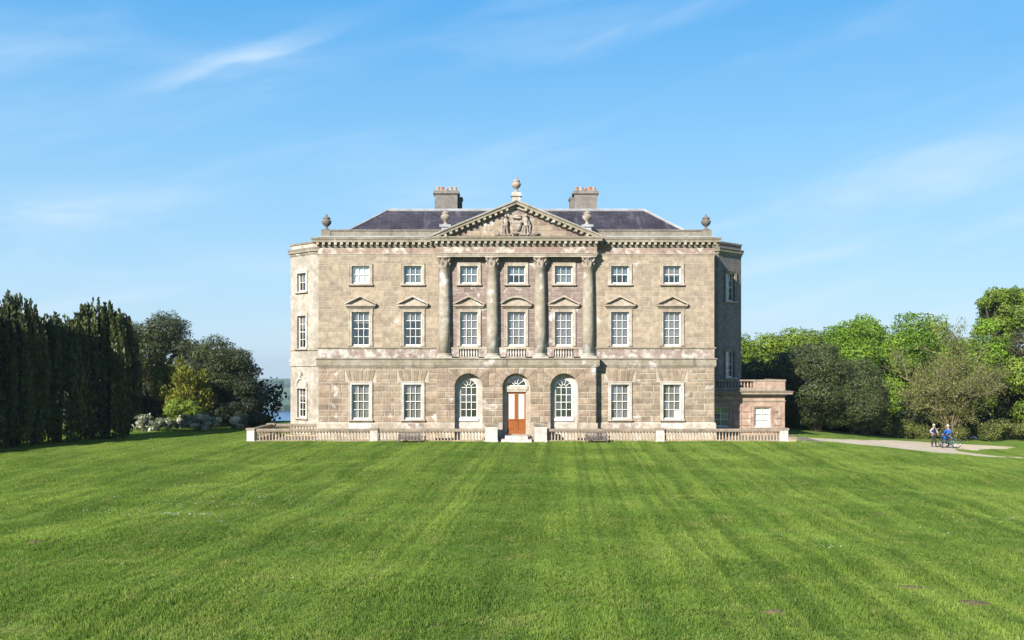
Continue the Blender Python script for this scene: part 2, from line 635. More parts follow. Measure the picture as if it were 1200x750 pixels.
M['bark'] = barkmat('bark', (0.10, 0.075, 0.05), (0.055, 0.042, 0.03))
M['pale_bark'] = barkmat('pale_bark', (0.36, 0.29, 0.17), (0.23, 0.18, 0.10))
M['red_bark'] = barkmat('yew_bark', (0.045, 0.028, 0.02), (0.03, 0.02, 0.015))
M['yew'] = leafmat('yew_needles', (0.006, 0.010, 0.004), (0.120, 0.150, 0.032), trans=0.04)
M['oak'] = leafmat('holm_oak_leaves', (0.024, 0.040, 0.012), (0.115, 0.140, 0.042), trans=0.08, spec=0.25, cc=(0.24, 0.22, 0.13))
M['cypress'] = leafmat('cypress_foliage', (0.018, 0.030, 0.009), (0.110, 0.130, 0.040), trans=0.08, spec=0.2, cc=(0.24, 0.22, 0.11))
M['gold'] = leafmat('golden_conifer', (0.055, 0.078, 0.010), (0.27, 0.275, 0.032), trans=0.15)
M['lime'] = leafmat('fresh_green_leaves', (0.065, 0.145, 0.010), (0.29, 0.46, 0.030), trans=0.3)
M['lime2'] = leafmat('spring_leaves', (0.080, 0.135, 0.014), (0.31, 0.42, 0.045), trans=0.3)
M['olive'] = leafmat('olive_leaves', (0.085, 0.11, 0.024), (0.26, 0.28, 0.070), trans=0.25)
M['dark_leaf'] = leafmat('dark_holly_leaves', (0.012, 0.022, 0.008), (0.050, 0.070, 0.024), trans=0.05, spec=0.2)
M['brown_green'] = leafmat('pine_foliage', (0.035, 0.040, 0.014), (0.11, 0.105, 0.04), trans=0.1)
M['silver'] = leafmat('silver_shrub_leaves', (0.10, 0.13, 0.06), (0.36, 0.40, 0.26), trans=0.15, cc=(1.0, 0.97, 0.80), cat=(0.56, 0.72))

# ------------------------------------------------------------------ terrain


def sm(a, b, t):
    t = np.clip((np.asarray(t, float) - a) / (b - a), 0, 1)
    return t * t * (3 - 2 * t)


def ground(x, y):
    x, y = np.asarray(x, float), np.asarray(y, float)
    z = 0.16 + 0.75 * sm(-25, -66, y)
    z = z - 0.1 * np.clip(np.minimum(x, 33.5) - 18.5, 0, None) * sm(-32, -3, y)
    z = z - 0.08 * np.clip(y - 22, 0, None)
    lawn = sm(-3.5, -9, y) * sm(-74, -60, y) * sm(-34, -28, x) * sm(60, 40, x)
    und = (0.045 * np.sin(x * 0.45 + y * 0.23 + 1.0) + 0.055 * np.sin(-x * 0.17 + y * 0.71) + 0.022 * np.sin(x * 1.25 + y * 0.9 + 2.0)
           + 0.020 * np.sin(x * 0.4 - y * 1.5 + 0.5) + 0.012 * np.sin(x * 2.3 + y * 1.9))
    return np.maximum(z + lawn * und, -66.0)


def gz(x, y):
    return float(ground(x, y))


DRIVE = [(17.0, -0.9), (21.0, -0.45), (24.5, -0.75), (26.8, -0.8), (29.5, 0.5), (32.6, 2.4), (34.6, 4.6), (31.6, 4.0), (30.6, 5.2),
         (31.8, 8.0), (34.0, 9.6), (37.2, 11.4), (37.6, 12.8), (35.5, 15.2), (33.0, 16.6), (28.0, 12.5), (23.8, 7.6), (19.4, 3.4), (17.6, 1.6)]


def catmull(pts, k=5):
    out, n = [], len(pts)
    P = [np.array(p) for p in pts]
    for i in range(n):
        a, b, c, d = P[i - 1], P[i], P[(i + 1) % n], P[(i + 2) % n]
        for j in range(k):
            t = j / k
            out.append(tuple(0.5 * (2 * b + (c - a) * t + (2 * a - 5 * b + 4 * c - d) * t * t + (3 * b - a - 3 * c + d) * t ** 3)))
    return out


def inside(px, py, poly):
    c = np.zeros(px.shape, bool)
    n = len(poly)
    for i in range(n):
        x1, y1 = poly[i]
        x2, y2 = poly[(i + 1) % n]
        if y1 == y2:
            continue
        k = ((y1 > py) != (y2 > py)) & (px < (x2 - x1) * (py - y1) / (y2 - y1) + x1)
        c ^= k
    return c


def axis(knots):
    out = []
    for a, b, st in knots:
        out += list(np.arange(a, b - 1e-6, st))
    out.append(knots[-1][1])
    return np.array(out)


gx = axis([(-3000, -400, 400), (-400, -60, 20), (-60, 60, 0.8), (60, 400, 20), (400, 3000, 400)])
gy = axis([(-160, -70, 9), (-70, 30, 0.8), (30, 90, 4), (90, 800, 40), (800, 950, 50)])
GX, GY = np.meshgrid(gx, gy)
GZ = ground(GX, GY)
nx, ny = len(gx), len(gy)
vv = np.stack([GX.ravel(), GY.ravel(), GZ.ravel()], 1)
ii = (np.arange(ny - 1)[:, None] * nx + np.arange(nx - 1)[None, :]).ravel()
qq = np.stack([ii, ii + 1, ii + 1 + nx, ii + nx], 1)


def lawn_colour(m):
    """mown lawn: patchy greens, long mower tracks towards the house, worn straw-coloured spots"""
    p = m.pos()
    c = m.mix(m.rng(m.noise(0.20, 5, 0.6), 0.36, 0.66), (0.150, 0.235, 0.040), (0.235, 0.320, 0.062))
    mp = N(m.n, 'ShaderNodeMapping')
    mp.inputs['Rotation'].default_value = (0, 0, R(3.0))
    m.l.new(p, mp.inputs['Vector'])
    tr_ = m.noise(1.0, 3, 0.5, vec=m.scaled(mp.outputs[0], (1.45, 0.018, 1)))
    c = m.mix(m.rng(tr_, 0.42, 0.62, 0.0, 0.62), c, (0.100, 0.175, 0.030))
    tr3 = m.noise(1.0, 2, 0.5, vec=m.scaled(mp.outputs[0], (3.1, 0.012, 1), (2.0, 3.0, 0)))
    c = m.mix(m.rng(tr3, 0.50, 0.62, 0.0, 0.52), c, (0.085, 0.150, 0.026))
    tr2 = m.noise(1.0, 3, 0.5, vec=m.scaled(mp.outputs[0], (0.75, 0.014, 1), (4.2, 1.1, 0)))
    c = m.mix(m.rng(tr2, 0.52, 0.70, 0.0, 0.35), c, (0.30, 0.37, 0.085))
    c = m.mix(m.rng(m.noise(1.1, 6, 0.65), 0.52, 0.70, 0.0, 0.6), c, (0.28, 0.29, 0.085))
    c = m.mix(m.rng(m.noise(0.55, 6, 0.65, vec=m.scaled(p, (1, 1, 1), (31, 7, 0))), 0.55, 0.72, 0.0, 0.6), c, (0.080, 0.150, 0.026))
    c = m.mix(m.rng(m.noise(2.4, 5, 0.6, vec=m.scaled(p, (1, 1, 1), (3, 17, 0))), 0.60, 0.74, 0.0, 0.6), c, (0.28, 0.235, 0.10))
    return m.mix(1.0, c, (K * 1.42, K * 1.43, K * 1.40), 'MULTIPLY')


m = Mat('lawn')
m.color(m.mix(1.0, lawn_colour(m), (0.72, 0.74, 0.7), 'MULTIPLY'))
m.bump(m.noise(7, 6, 0.7), 0.8, 0.05)
m.b.inputs['Specular IOR Level'].default_value = 0.1
M['lawn'] = m.m
lawn = struct(obj('lawn', np_mesh('lawn', vv, qq, M['lawn'])))
lawn.data.polygons.foreach_set('use_smooth', [True] * len(lawn.data.polygons))

m = Mat('grass_blades')
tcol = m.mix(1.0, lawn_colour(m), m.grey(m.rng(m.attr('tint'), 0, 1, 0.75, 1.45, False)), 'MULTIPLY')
m.color(tcol)
m.b.inputs['Roughness'].default_value = 0.55
m.b.inputs['Specular IOR Level'].default_value = 0.15
tl = N(m.n, 'ShaderNodeBsdfTranslucent')
m.l.new(m.mix(1.0, tcol, (1.2, 1.25, 0.7), 'MULTIPLY'), tl.inputs[0])
mx = N(m.n, 'ShaderNodeMixShader')
mx.inputs[0].default_value = 0.45
m.l.new(m.b.outputs[0], mx.inputs[1])
m.l.new(tl.outputs[0], mx.inputs[2])
m.l.new(mx.outputs[0], m.out.inputs[0])
M['grass'] = m.m

# gravel sweep beside the house
m = Mat('gravel')
c = m.mix(m.rng(m.noise(0.7, 5), 0.3, 0.7), (0.52, 0.43, 0.305), (0.44, 0.355, 0.25))
c = m.mix(1.0, c, m.grey(m.rng(m.noise(40, 3), 0.25, 0.75, 0.75, 1.2)), 'MULTIPLY')
c = m.mix(m.rng(m.noise(1.6, 6, 0.65), 0.62, 0.74, 0, 0.6), c, (0.15, 0.125, 0.075))
m.color(c)
m.bump(m.noise(45, 3), 0.5, 0.02)
M['gravel'] = m.m
dp = catmull(DRIVE)
import bmesh
bm = bmesh.new()
bv = [bm.verts.new((x, y, 0)) for x, y in dp]
bf = bm.faces.new(bv)
bmesh.ops.triangulate(bm, faces=[bf])
for _ in range(4):
    long_e = [e for e in bm.edges if e.calc_length() > 1.1]
    if long_e:
        bmesh.ops.subdivide_edges(bm, edges=long_e, cuts=1)
        bmesh.ops.triangulate(bm, faces=bm.faces[:])
for v in bm.verts:
    v.co.z = gz(v.co.x, v.co.y) + 0.02
me = bpy.data.meshes.new('gravel_drive')
bm.to_mesh(me)
bm.free()
me.materials.append(M['gravel'])
for p in me.polygons:
    if p.normal.z < 0:
        p.flip()
struct(obj('gravel_drive', me))

# paved terrace behind the balustrade
M['paving'] = stone('terrace_paving', (0.34, 0.28, 0.20), (0.28, 0.23, 0.17), None, dark=0.4)
t = MB()
t.box(-16.4, 18.9, -1.95, 4.6, -0.4, 0.20)
struct(t.build('terrace', M['paving']))

# the lough, far below and beyond
m = Mat('lough_water')
m.color((0.008, 0.085, 0.24))
m.b.inputs['Roughness'].default_value = 0.16
m.b.inputs['Specular IOR Level'].default_value = 0.5
m.bump(m.noise(0.25, 6, 0.7), 0.6, 0.6)
M['water'] = m.m
wt = MB()
wt.quad((-3000, 500, -60), (3000, 500, -60), (3000, 2900, -60), (-3000, 2900, -60))
struct(wt.build('lough_water', M['water']))

# far shore: low drumlin hills with fields and tree belts


def far_z(x, y):
    return -62 + 33 * sm(1310, 2050, y) + (5 * np.sin(x * 0.006 + 1.2) + 3 * np.sin(x * 0.017)) * sm(1340, 1700, y) - 6 * sm(2100, 2800, y)


fx_ = np.linspace(-3000, 3000, 160)
fy_ = np.concatenate([np.linspace(1300, 2100, 30), np.linspace(2140, 2850, 14)])
FX, FY = np.meshgrid(fx_, fy_)
FZ = far_z(FX, FY)
n1, n2 = len(fx_), len(fy_)
ii = (np.arange(n2 - 1)[:, None] * n1 + np.arange(n1 - 1)[None, :]).ravel()
m = Mat('far_fields')
vo = N(m.n, 'ShaderNodeTexVoronoi')
vo.inputs['Scale'].default_value = 0.011
m.l.new(m.pos(), vo.inputs['Vector'])
m.color(m.mix(vo.outputs['Color'], (0.05, 0.10, 0.05), (0.12, 0.17, 0.08)))
M['far'] = m.m
fs = struct(obj('far_shore', np_mesh('far_shore', np.stack([FX.ravel(), FY.ravel(), FZ.ravel()], 1), np.stack([ii, ii + 1, ii + 1 + n1, ii + n1], 1), M['far'])))

# ------------------------------------------------------------------ the house
# facade measures in metres: x from the centre line, z above the foot of the wall, front wall at y = 0
house = thing('country_house', 'large weathered tan stone mansion with a central pediment and four giant columns', 'house')
HW, BACK, TOP = 12.54, 16.0, 12.94
PX = 5.0                      # half width of the projecting centre
PY = -0.65                    # its face

OPEN = []                     # rectangular openings in the front wall (x0, x1, z0, z1)
BAYS = (-9.86, -6.56, -3.0, 0.0, 3.0, 6.56, 9.86)
WW = 0.56                     # half window width
G0, G1 = 1.47, 3.68           # ground floor
F0, F1 = 6.12, 8.28           # first floor
T0, T1 = 10.05, 11.19         # second floor
for i, x in enumerate(BAYS):
    if i in (0, 1, 5, 6):
        OPEN.append((x - WW, x + WW, G0, G1))
    OPEN.append((x - WW, x + WW, F0, F1))
    OPEN.append((x - WW, x + WW, T0, T1))


def wall_with_holes(mb, x0, x1, z0, z1, holes, depth):
    xs = sorted({x0, x1, *[h[0] for h in holes], *[h[1] for h in holes]})
    zs = sorted({z0, z1, *[h[2] for h in holes], *[h[3] for h in holes]})
    for a, b in zip(xs, xs[1:]):
        for c, d in zip(zs, zs[1:]):
            mx_, mz_ = (a + b) / 2, (c + d) / 2
            if not any(h[0] < mx_ < h[1] and h[2] < mz_ < h[3] for h in holes):
                mb.quad((a, 0, c), (b, 0, c), (b, 0, d), (a, 0, d))
    for a, b, c, d in holes:
        mb.quad((a, 0, c), (a, 0, d), (a, depth, d), (a, depth, c))
        mb.quad((b, 0, d), (b, 0, c), (b, depth, c), (b, depth, d))
        mb.quad((a, 0, d), (b, 0, d), (b, depth, d), (a, depth, d))
        mb.quad((b, 0, c), (a, 0, c), (a, depth, c), (b, depth, c))


w = MB()
wall_with_holes(w, -HW, HW, -0.5, TOP, OPEN, 0.30)
w.quad((HW, 0, -0.5), (HW, BACK, -0.5), (HW, BACK, TOP), (HW, 0, TOP))
w.quad((-HW, BACK, -0.5), (-HW, 0, -0.5), (-HW, 0, TOP), (-HW, BACK, TOP))
w.quad((HW, BACK, -0.5), (-HW, BACK, -0.5), (-HW, BACK, TOP), (HW, BACK, TOP))
w.quad((-HW, 0, TOP), (HW, 0, TOP), (HW, BACK, TOP), (-HW, BACK, TOP))
wall = w.build('wall', M['backing'], house)
r_ = MB()
r_.quad((-HW + 0.1, 4.0, 0), (HW - 0.1, 4.0, 0), (HW - 0.1, 4.0, TOP - 0.1), (-HW + 0.1, 4.0, TOP - 0.1))
r_.build('inner_wall', M['room'], house)

# canted bays on both ends
BAYP = {s: [(s * HW, 4.3), (s * 13.69, 4.3), (s * 15.7, 6.31), (s * 15.7, 11.0), (s * 13.69, 13.0), (s * HW, 13.0)] for s in (-1, 1)}
BAYWIN = {-1: [(1.30, 3.30), (6.05, 8.30), (9.95, 11.22)], 1: [(4.05, 5.85), (9.30, 11.22)]}
for s in (-1, 1):
    P = BAYP[s] if s == 1 else BAYP[s][::-1]
    b = MB()
    for i, ((xa, ya), (xb, yb)) in enumerate(zip(P, P[1:])):
        if i == (1 if s > 0 else 3):          # the canted face towards the lawn has window openings
            f_ = MB()
            L_ = math.hypot(xb - xa, yb - ya) / 2
            wall_with_holes(f_, -L_, L_, -0.5, 13.30, [(-0.55, 0.55, q, r) for q, r in BAYWIN[s]], 0.28)
            cq, sq = math.cos(R(45 * s)), math.sin(R(45 * s))
            b.add([((xa + xb) / 2 + x * cq - y * sq, (ya + yb) / 2 + x * sq + y * cq, z) for x, y, z in f_.v], f_.f)
            continue
        b.quad((xa, ya, -0.5), (xb, yb, -0.5), (xb, yb, 13.30), (xa, ya, 13.30))
    b.add([(x, y, 12.95) for x, y in P], (tuple(range(len(P))),))
    bay = b.build('bay_wall', M['render' if s < 0 else 'grey_stone'], house)  # darker stone on the right bay also deepens its shade by colour
    c = MB()
    c.sweep(P, [(0, 12.42), (0.03, 12.42), (0.06, 12.50), (0.06, 12.56), (0.15, 12.62), (0.15, 12.74), (0.20, 12.86), (0, 12.92)])
    c.build('cornice', M['cornice'], house)
    c = MB()
    c.sweep(P, [(0, 13.18), (0.06, 13.18), (0.06, 13.31), (-0.25, 13.31), (-0.25, 12.9)])
    c.build('coping', M['parapet'], house)
    c = MB()
    if s < 0:
        c.sweep(P, [(0, 4.83), (0.08, 4.83), (0.10, 5.28), (0.0, 5.33)])
        c.sweep(P, [(0, 5.90), (0.07, 5.92), (0.07, 6.02), (0, 6.05)])
        c.build('string_course', M['render'], house)

# projecting centre of the ground floor with three arched niches
NIC = (-3.0, 0.0, 3.0)
NR, NSP, ND = 0.865, 3.52, 0.46        # niche radius, springing height, depth
pc = MB()
NA = 16
arc = [(math.cos(math.pi * k / NA), math.sin(math.pi * k / NA)) for k in range(NA + 1)]   # right to left
ZB, ZT = -0.5, 4.83
xs = [-PX]
for x in NIC:
    xs += [x - NR, x + NR]
xs.append(PX)
for a, b in zip(xs[0::2], xs[1::2]):
    pc.quad((a, PY, ZB), (b, PY, ZB), (b, PY, ZT), (a, PY, ZT))
for x in NIC:
    for k in range(NA):
        (c0, s0), (c1, s1) = arc[k], arc[k + 1]
        p0, p1 = (x + NR * c0, NSP + NR * s0), (x + NR * c1, NSP + NR * s1)
        pc.quad((p1[0], PY, p1[1]), (p0[0], PY, p0[1]), (p0[0], PY, ZT), (p1[0], PY, ZT))
        pc.quad((p0[0], PY, p0[1]), (p1[0], PY, p1[1]), (p1[0], PY + ND, p1[1]), (p0[0], PY + ND, p0[1]))
    for s in (-1, 1):
        q = [(x + s * NR, PY, ZB), (x + s * NR, PY, NSP), (x + s * NR, PY + ND, NSP), (x + s * NR, PY + ND, ZB)]
        pc.quad(*(q if s < 0 else q[::-1]))
pc.quad((PX, PY, ZB), (PX, 0, ZB), (PX, 0, ZT), (PX, PY, ZT))
pc.quad((-PX, 0, ZB), (-PX, PY, ZB), (-PX, PY, ZT), (-PX, 0, ZT))
pc.quad((-PX, PY, ZT), (PX, PY, ZT), (PX, 0, ZT), (-PX, 0, ZT))
pc.build('centre_wall', M['mortar'], house)


def arch_outline(x, r, sp, z0, n=NA):
    """bottom left, up, over the arch, down to bottom right"""
    o = [(x - r, z0)]
    o += [(x - r * math.cos(math.pi * k / n), sp + r * math.sin(math.pi * k / n)) for k in range(n + 1)]
    o.append((x + r, z0))
    return o


def ring(mb, A, B, y, flip=False):
    for i in range(len(A) - 1):
        mb.quad((A[i][0], y, A[i][1]), (A[i + 1][0], y, A[i + 1][1]), (B[i + 1][0], y, B[i + 1][1]), (B[i][0], y, B[i][1]))


# --- masonry
def rows(x0, x1, z0, z1, h, ln, holes, seed, joint=0.012):
    rr = random.Random(seed)
    out = []
    nrow = max(1, round((z1 - z0) / h))
    hh = (z1 - z0) / nrow
    for r in range(nrow):
        a, b = z0 + r * hh, z0 + (r + 1) * hh
        cuts = sorted({a, b, *[q for ho in holes for q in ho[2:4] if a + 0.07 < q < b - 0.07]})
        for c, d in zip(cuts, cuts[1:]):
            mz_ = (c + d) / 2
            segs = [(x0, x1)]
            for ho in holes:
                if ho[2] < mz_ < ho[3]:
                    ns = []
                    for p, q in segs:
                        if ho[1] <= p or ho[0] >= q:
                            ns.append((p, q))
                        else:
                            if ho[0] - p > 0.03:
                                ns.append((p, ho[0]))
                            if q - ho[1] > 0.03:
                                ns.append((ho[1], q))
                    segs = ns
            for p, q in segs:
                L = q - p
                n = max(1, round(L / ln))
                e = [p + L * k / n for k in range(n + 1)]
                off = (0.5 if r % 2 else 0.0) * L / n
                if n > 1:
                    e = [p] + [v + off * 0.6 + rr.uniform(-0.04, 0.04) * ln for v in e[1:-1]] + [q]
                    e = sorted(min(max(v, p), q) for v in e)
                for u, v in zip(e, e[1:]):
                    if v - u > 0.08:
                        out.append((u + joint / 2, v - joint / 2, c + joint / 2, d - joint / 2))
    return out


def block_geo(pts, proud, ch):
    """a block face: polygon outline pts (x,z) at the wall, a smaller proud face, sloping arrises"""
    n = len(pts)
    cx_, cz_ = sum(p[0] for p in pts) / n, sum(p[1] for p in pts) / n
    hx = max(abs(p[0] - cx_) for p in pts)
    hz = max(abs(p[1] - cz_) for p in pts)
    kx, kz = max(0.4, 1 - ch / max(hx, 1e-3)), max(0.4, 1 - ch / max(hz, 1e-3))
    vs = [(x, 0.0, z) for x, z in pts] + [(cx_ + (x - cx_) * kx, -proud, cz_ + (z - cz_) * kz) for x, z in pts]
    fs = [tuple(range(n, 2 * n))] + [(i, (i + 1) % n, (i + 1) % n + n, i + n) for i in range(n)]
    return vs, fs


def ashlar_part(name, blocks, y, proud, ch, mat, seed):
    rr = random.Random(seed)
    mb, tint = MB(), []
    for u, v, c, d in blocks:
        vs, fs = block_geo([(u, c), (v, c), (v, d), (u, d)], proud * rr.uniform(0.6, 1.4), ch)
        mb.add([(a, b + y, e) for a, b, e in vs], fs)
        tint += [rr.random()] * len(vs)
    o = mb.build(name, mat, house)
    at = o.data.attributes.new('tint', 'FLOAT', 'POINT')
    at.data.foreach_set('value', tint)
    o['kind'] = 'stuff'
    return o


# smooth ashlar of the upper storeys: fine joints, thousands of small stones -> one part per wall field
up_holes = [(a - 0.17, b + 0.17, c - 0.14, d + 0.17) for a, b, c, d in OPEN if c > 5]
bl = rows(-HW, -PX + 0.05, 6.02, 11.86, 0.325, 0.72, up_holes, 1, 0.02) + rows(PX - 0.05, HW, 6.02, 11.86, 0.325, 0.72, up_holes, 2, 0.02)
ashlar_part('ashlar', bl, 0.0, 0.010, 0.008, M['ashlar'], 3)
ashlar_part('ashlar', rows(-PX + 0.05, PX - 0.05, 6.02, 11.72, 0.325, 0.72, up_holes, 5, 0.02), 0.0, 0.010, 0.008, M['ashlar_portico'], 4)

# rusticated ground floor: every block its own piece
cache = {}


def stone_block(pts, x, y, z, proud=0.034, ch=0.022, name='stone_block', mat='rustic'):
    """pts relative to (x, z)"""
    key = (mat, proud) + tuple((round(a, 2), round(b, 2)) for a, b in pts)
    if key not in cache:
        vs, fs = block_geo([(k[0], k[1]) for k in key[2:]], proud, ch)
        cache[key] = MB().add(vs, fs).mesh(name, M[mat])
    return obj(name, cache[key], house, (x, y, z))


g_holes = []
for i in (0, 1, 5, 6):
    x = BAYS[i]
    g_holes += [(x - WW - 0.19, x + WW + 0.19, 1.2, G1 + 0.17), (x - 0.98, x + 0.98, G1 + 0.17, 4.62)]
blocks = [(0, r) for r in rows(-HW, -PX, 1.30, 4.76, 0.385, 0.66, g_holes, 11, 0.036) + rows(PX, HW, 1.30, 4.76, 0.385, 0.66, g_holes, 12, 0.036)]
n_holes = []
for x in NIC:
    n_holes += [(x - NR, x + NR, 0, NSP), (x - NR - 0.40, x + NR + 0.40, NSP, NSP + NR + 0.32)]
blocks += [(PY, r) for r in rows(-PX, PX, 1.30, 4.76, 0.385, 0.62, n_holes, 13, 0.036)]
for y, (u, v, c, d) in blocks:
    hx, hz = (v - u) / 2, (d - c) / 2
    stone_block([(-hx, -hz), (hx, -hz), (hx, hz), (-hx, hz)], (u + v) / 2, y, (c + d) / 2)
# splayed flat arches
for i in (0, 1, 5, 6):
    x = BAYS[i]
    zb, zt = G1 + 0.19, 4.60
    for k in range(7):
        a0, a1 = -0.74 + 1.48 * k / 7 + 0.018, -0.74 + 1.48 * (k + 1) / 7 - 0.018
        b0, b1 = -0.97 + 1.94 * k / 7 + 0.018, -0.97 + 1.94 * (k + 1) / 7 - 0.018
        mxx = (a0 + a1 + b0 + b1) / 4
        hz = (zt - zb) / 2
        stone_block([(a0 - mxx, -hz), (a1 - mxx, -hz), (b1 - mxx, hz), (b0 - mxx, hz)], x + mxx, 0, zb + hz, 0.045 if k == 3 else 0.036, 0.016, 'voussoir')
# arch stones of the niches
for x in NIC:
    NV = 9
    for k in range(NV):
        t0, t1 = math.pi * k / NV + 0.02, math.pi * (k + 1) / NV - 0.02
        def outp(t):
            c_, s_ = math.cos(t), math.sin(t)
            rr_ = min((NR + 0.40) / max(abs(c_), 1e-3), (NR + 0.31) / max(abs(s_), 1e-3))
            return rr_ * c_, rr_ * s_
        pts = [((NR + 0.005) * math.cos(t1), (NR + 0.005) * math.sin(t1)), ((NR + 0.005) * math.cos((t0 + t1) / 2), (NR + 0.005) * math.sin((t0 + t1) / 2)),
               ((NR + 0.005) * math.cos(t0), (NR + 0.005) * math.sin(t0)), outp(t0), outp(t1)]
        mx0 = sum(p[0] for p in pts) / 5
        mz0 = sum(p[1] for p in pts) / 5
        stone_block([(p[0] - mx0, p[1] - mz0) for p in pts], x + mx0, PY, NSP + mz0, 0.036, 0.016, 'voussoir')

# --- plinth, string courses, peeling zone, frieze
MAIN = [(-HW, BACK), (-HW, 0), (-PX, 0), (-PX, PY), (PX, PY), (PX, 0), (HW, 0), (HW, BACK)]
pl = MB()
for seg in ([(-HW, BACK), (-HW, 0), (-PX, 0)], [(PX, 0), (HW, 0), (HW, BACK)]):
    pl.sweep(seg, [(0.0, -0.5), (0.10, -0.5), (0.10, 1.17), (0.05, 1.27), (0, 1.27)])
xs = [-PX - 0.1, NIC[0] - NR, NIC[0] + NR, NIC[1] - NR, NIC[1] + NR, NIC[2] - NR, NIC[2] + NR, PX + 0.1]
for a, b in zip(xs[0::2], xs[1::2]):
    pl.prism([(a, -0.5), (b, -0.5), (b, 1.20), (a, 1.20)], PY - 0.09, PY + 0.02)
    pl.prism([(a, 1.20), (b, 1.20), (b, 1.27), (a, 1.27)], PY - 0.05, PY + 0.02)
pl.build('plinth', M['trim'], house)
# lime patches under the ground floor sills
for i in (0, 1, 5, 6):
    x = BAYS[i]
    p_ = MB()
    p_.box(x - 0.72, x + 0.72, -0.125, -0.09, 0.75, 1.22)
    p_.build('apron_stone', M['painted'] if i in (0, 6) else M['peel'], house)

ST = [(-HW, BACK), (-HW, 0), (-PX - 0.1, 0), (-PX - 0.1, PY), (PX + 0.1, PY), (PX + 0.1, 0), (HW, 0), (HW, BACK)]
b_ = MB()
b_.sweep(ST, [(0.0, 4.80), (0.07, 4.80), (0.07, 4.86), (0.11, 4.88), (0.11, 5.24), (0.17, 5.28), (0.17, 5.34), (0, 5.37)])
b_.build('string_course', M['cornice'], house)
b_ = MB()
for a, b in ((-HW, -PX - 0.02), (PX + 0.02, HW)):
    b_.box(a, b, -0.045, 0.05, 5.37, 5.93)
b_.build('pedestal_band', M['peel'], house)
b_ = MB()
for seg in ([(-HW, BACK), (-HW, 0), (-PX - 0.02, 0)], [(PX + 0.02, 0), (HW, 0), (HW, BACK)]):
    b_.sweep(seg, [(0.0, 5.93), (0.10, 5.95), (0.12, 6.0), (0.12, 6.03), (0, 6.05)])
b_.build('sill_course', M['cornice'], house)
# pedestal zone behind the columns: solid dies with little balustrades under the windows
b_ = MB()
dies = [-PX, -3.62, -2.38, -0.62, 0.62, 2.38, 3.62, PX]
for a, b in zip(dies[0::2], dies[1::2]):
    b_.box(a, b, -0.16, 0.02, 5.37, 5.93)
b_.box(-PX, PX, -0.16, 0.0, 5.36, 5.44)
b_.build('pedestal_dies', M['peel'], house)
b_ = MB()
b_.box(-PX, PX, -0.19, 0.02, 5.93, 6.03)
b_.build('sill_course', M['trim'], house)
bal = MB()
bal.lathe([(0.045, 0), (0.045, 0.05), (0.03, 0.07), (0.058, 0.17), (0.05, 0.24), (0.025, 0.36), (0.03, 0.42), (0.045, 0.44), (0.045, 0.49)], seg=8)
bal_small = bal.mesh('baluster', M['painted'], True)
for x in (-3.0, 0.0, 3.0):
    for k in range(7):
        obj('baluster', bal_small, house, (x - 0.51 + 0.17 * k, -0.09, 5.44))

# cornice all round, breaking forward over the columns
EN = [(-HW, BACK), (-HW, 0), (-PX - 0.05, 0), (-PX - 0.05, PY + 0.05), (PX + 0.05, PY + 0.05), (PX + 0.05, 0), (HW, 0), (HW, BACK)]
b_ = MB()
b_.sweep(EN, [(0.02, 12.36), (0.06, 12.38), (0.06, 12.43), (0.10, 12.47), (0.10, 12.66), (0.33, 12.67), (0.33, 12.79), (0.36, 12.81), (0.40, 12.90), (0.40, 12.95), (0, 12.99)])
b_.build('cornice', M['cornice'], house)
b_ = MB()
b_.sweep(EN, [(0.0, 11.93), (0.012, 11.93), (0.012, 12.37), (0.0, 12.37)])
b_.build('frieze', M['frieze'], house)
b_ = MB()
b_.sweep(EN, [(0.0, 11.80), (0.03, 11.80), (0.03, 11.86), (0.05, 11.87), (0.09, 11.92), (0.09, 11.95), (0, 11.97)])
b_.build('architrave', M['trim'], house)
b_ = MB()
b_.box(-PX - 0.03, PX + 0.03, PY + 0.06, 0.02, 11.72, 12.36)
b_.build('entablature', M['limed'], house)
mo = MB()
mo.prism([(-0.075, -0.12), (0.075, -0.12), (0.085, 0.0), (-0.085, 0.0)], -0.20, 0.0)
mo.box(-0.095, 0.095, -0.215, 0.0, 0.0, 0.035)
modil = mo.mesh('modillion', M['trim'])


def modrow(x0, x1, y):
    n = round((x1 - x0) / 0.378)
    for k in range(n + 1):
        obj('modillion', modil, house, (x0 + (x1 - x0) * k / n, y, 12.626))


modrow(-HW + 0.0, -PX - 0.35, -0.10)
modrow(PX + 0.40, HW, -0.10)
modrow(-PX, PX, PY + 0.05 - 0.10)

# blocking course and roof
b_ = MB()
for s in (-1, 1):
    a, b = sorted((s * 4.2, s * 12.25))
    b_.box(a, b, 0.05, 0.45, 12.96, 13.42)
    a, b = sorted((s * 11.85, s * 12.25))
    b_.box(a, b, 0.45, BACK - 0.4, 12.96, 13.42)
b_.box(-12.25, 12.25, BACK - 0.4, BACK, 12.96, 13.42)
b_.build('blocking_course', M['parapet'], house)
b_ = MB()
for s in (-1, 1):
    a, b = sorted((s * 4.2, s * 12.31))
    b_.box(a, b, -0.01, 0.51, 13.42, 13.50)
b_.build('coping', M['grey_stone'], house)
b_ = MB()
for s in (-1, 1):
    a, b = sorted((s * 5.6, s * HW))
    b_.box(a, b, -0.36, 0.04, 12.975, 13.05)
b_.build('lead_gutter', M['lead'], house)
ex, ey0, ey1, ez = 11.1, 1.2, 15.2, 13.45
tx, ty0, ty1, tz = 8.6, 3.7, 12.7, 15.28
rf = MB()
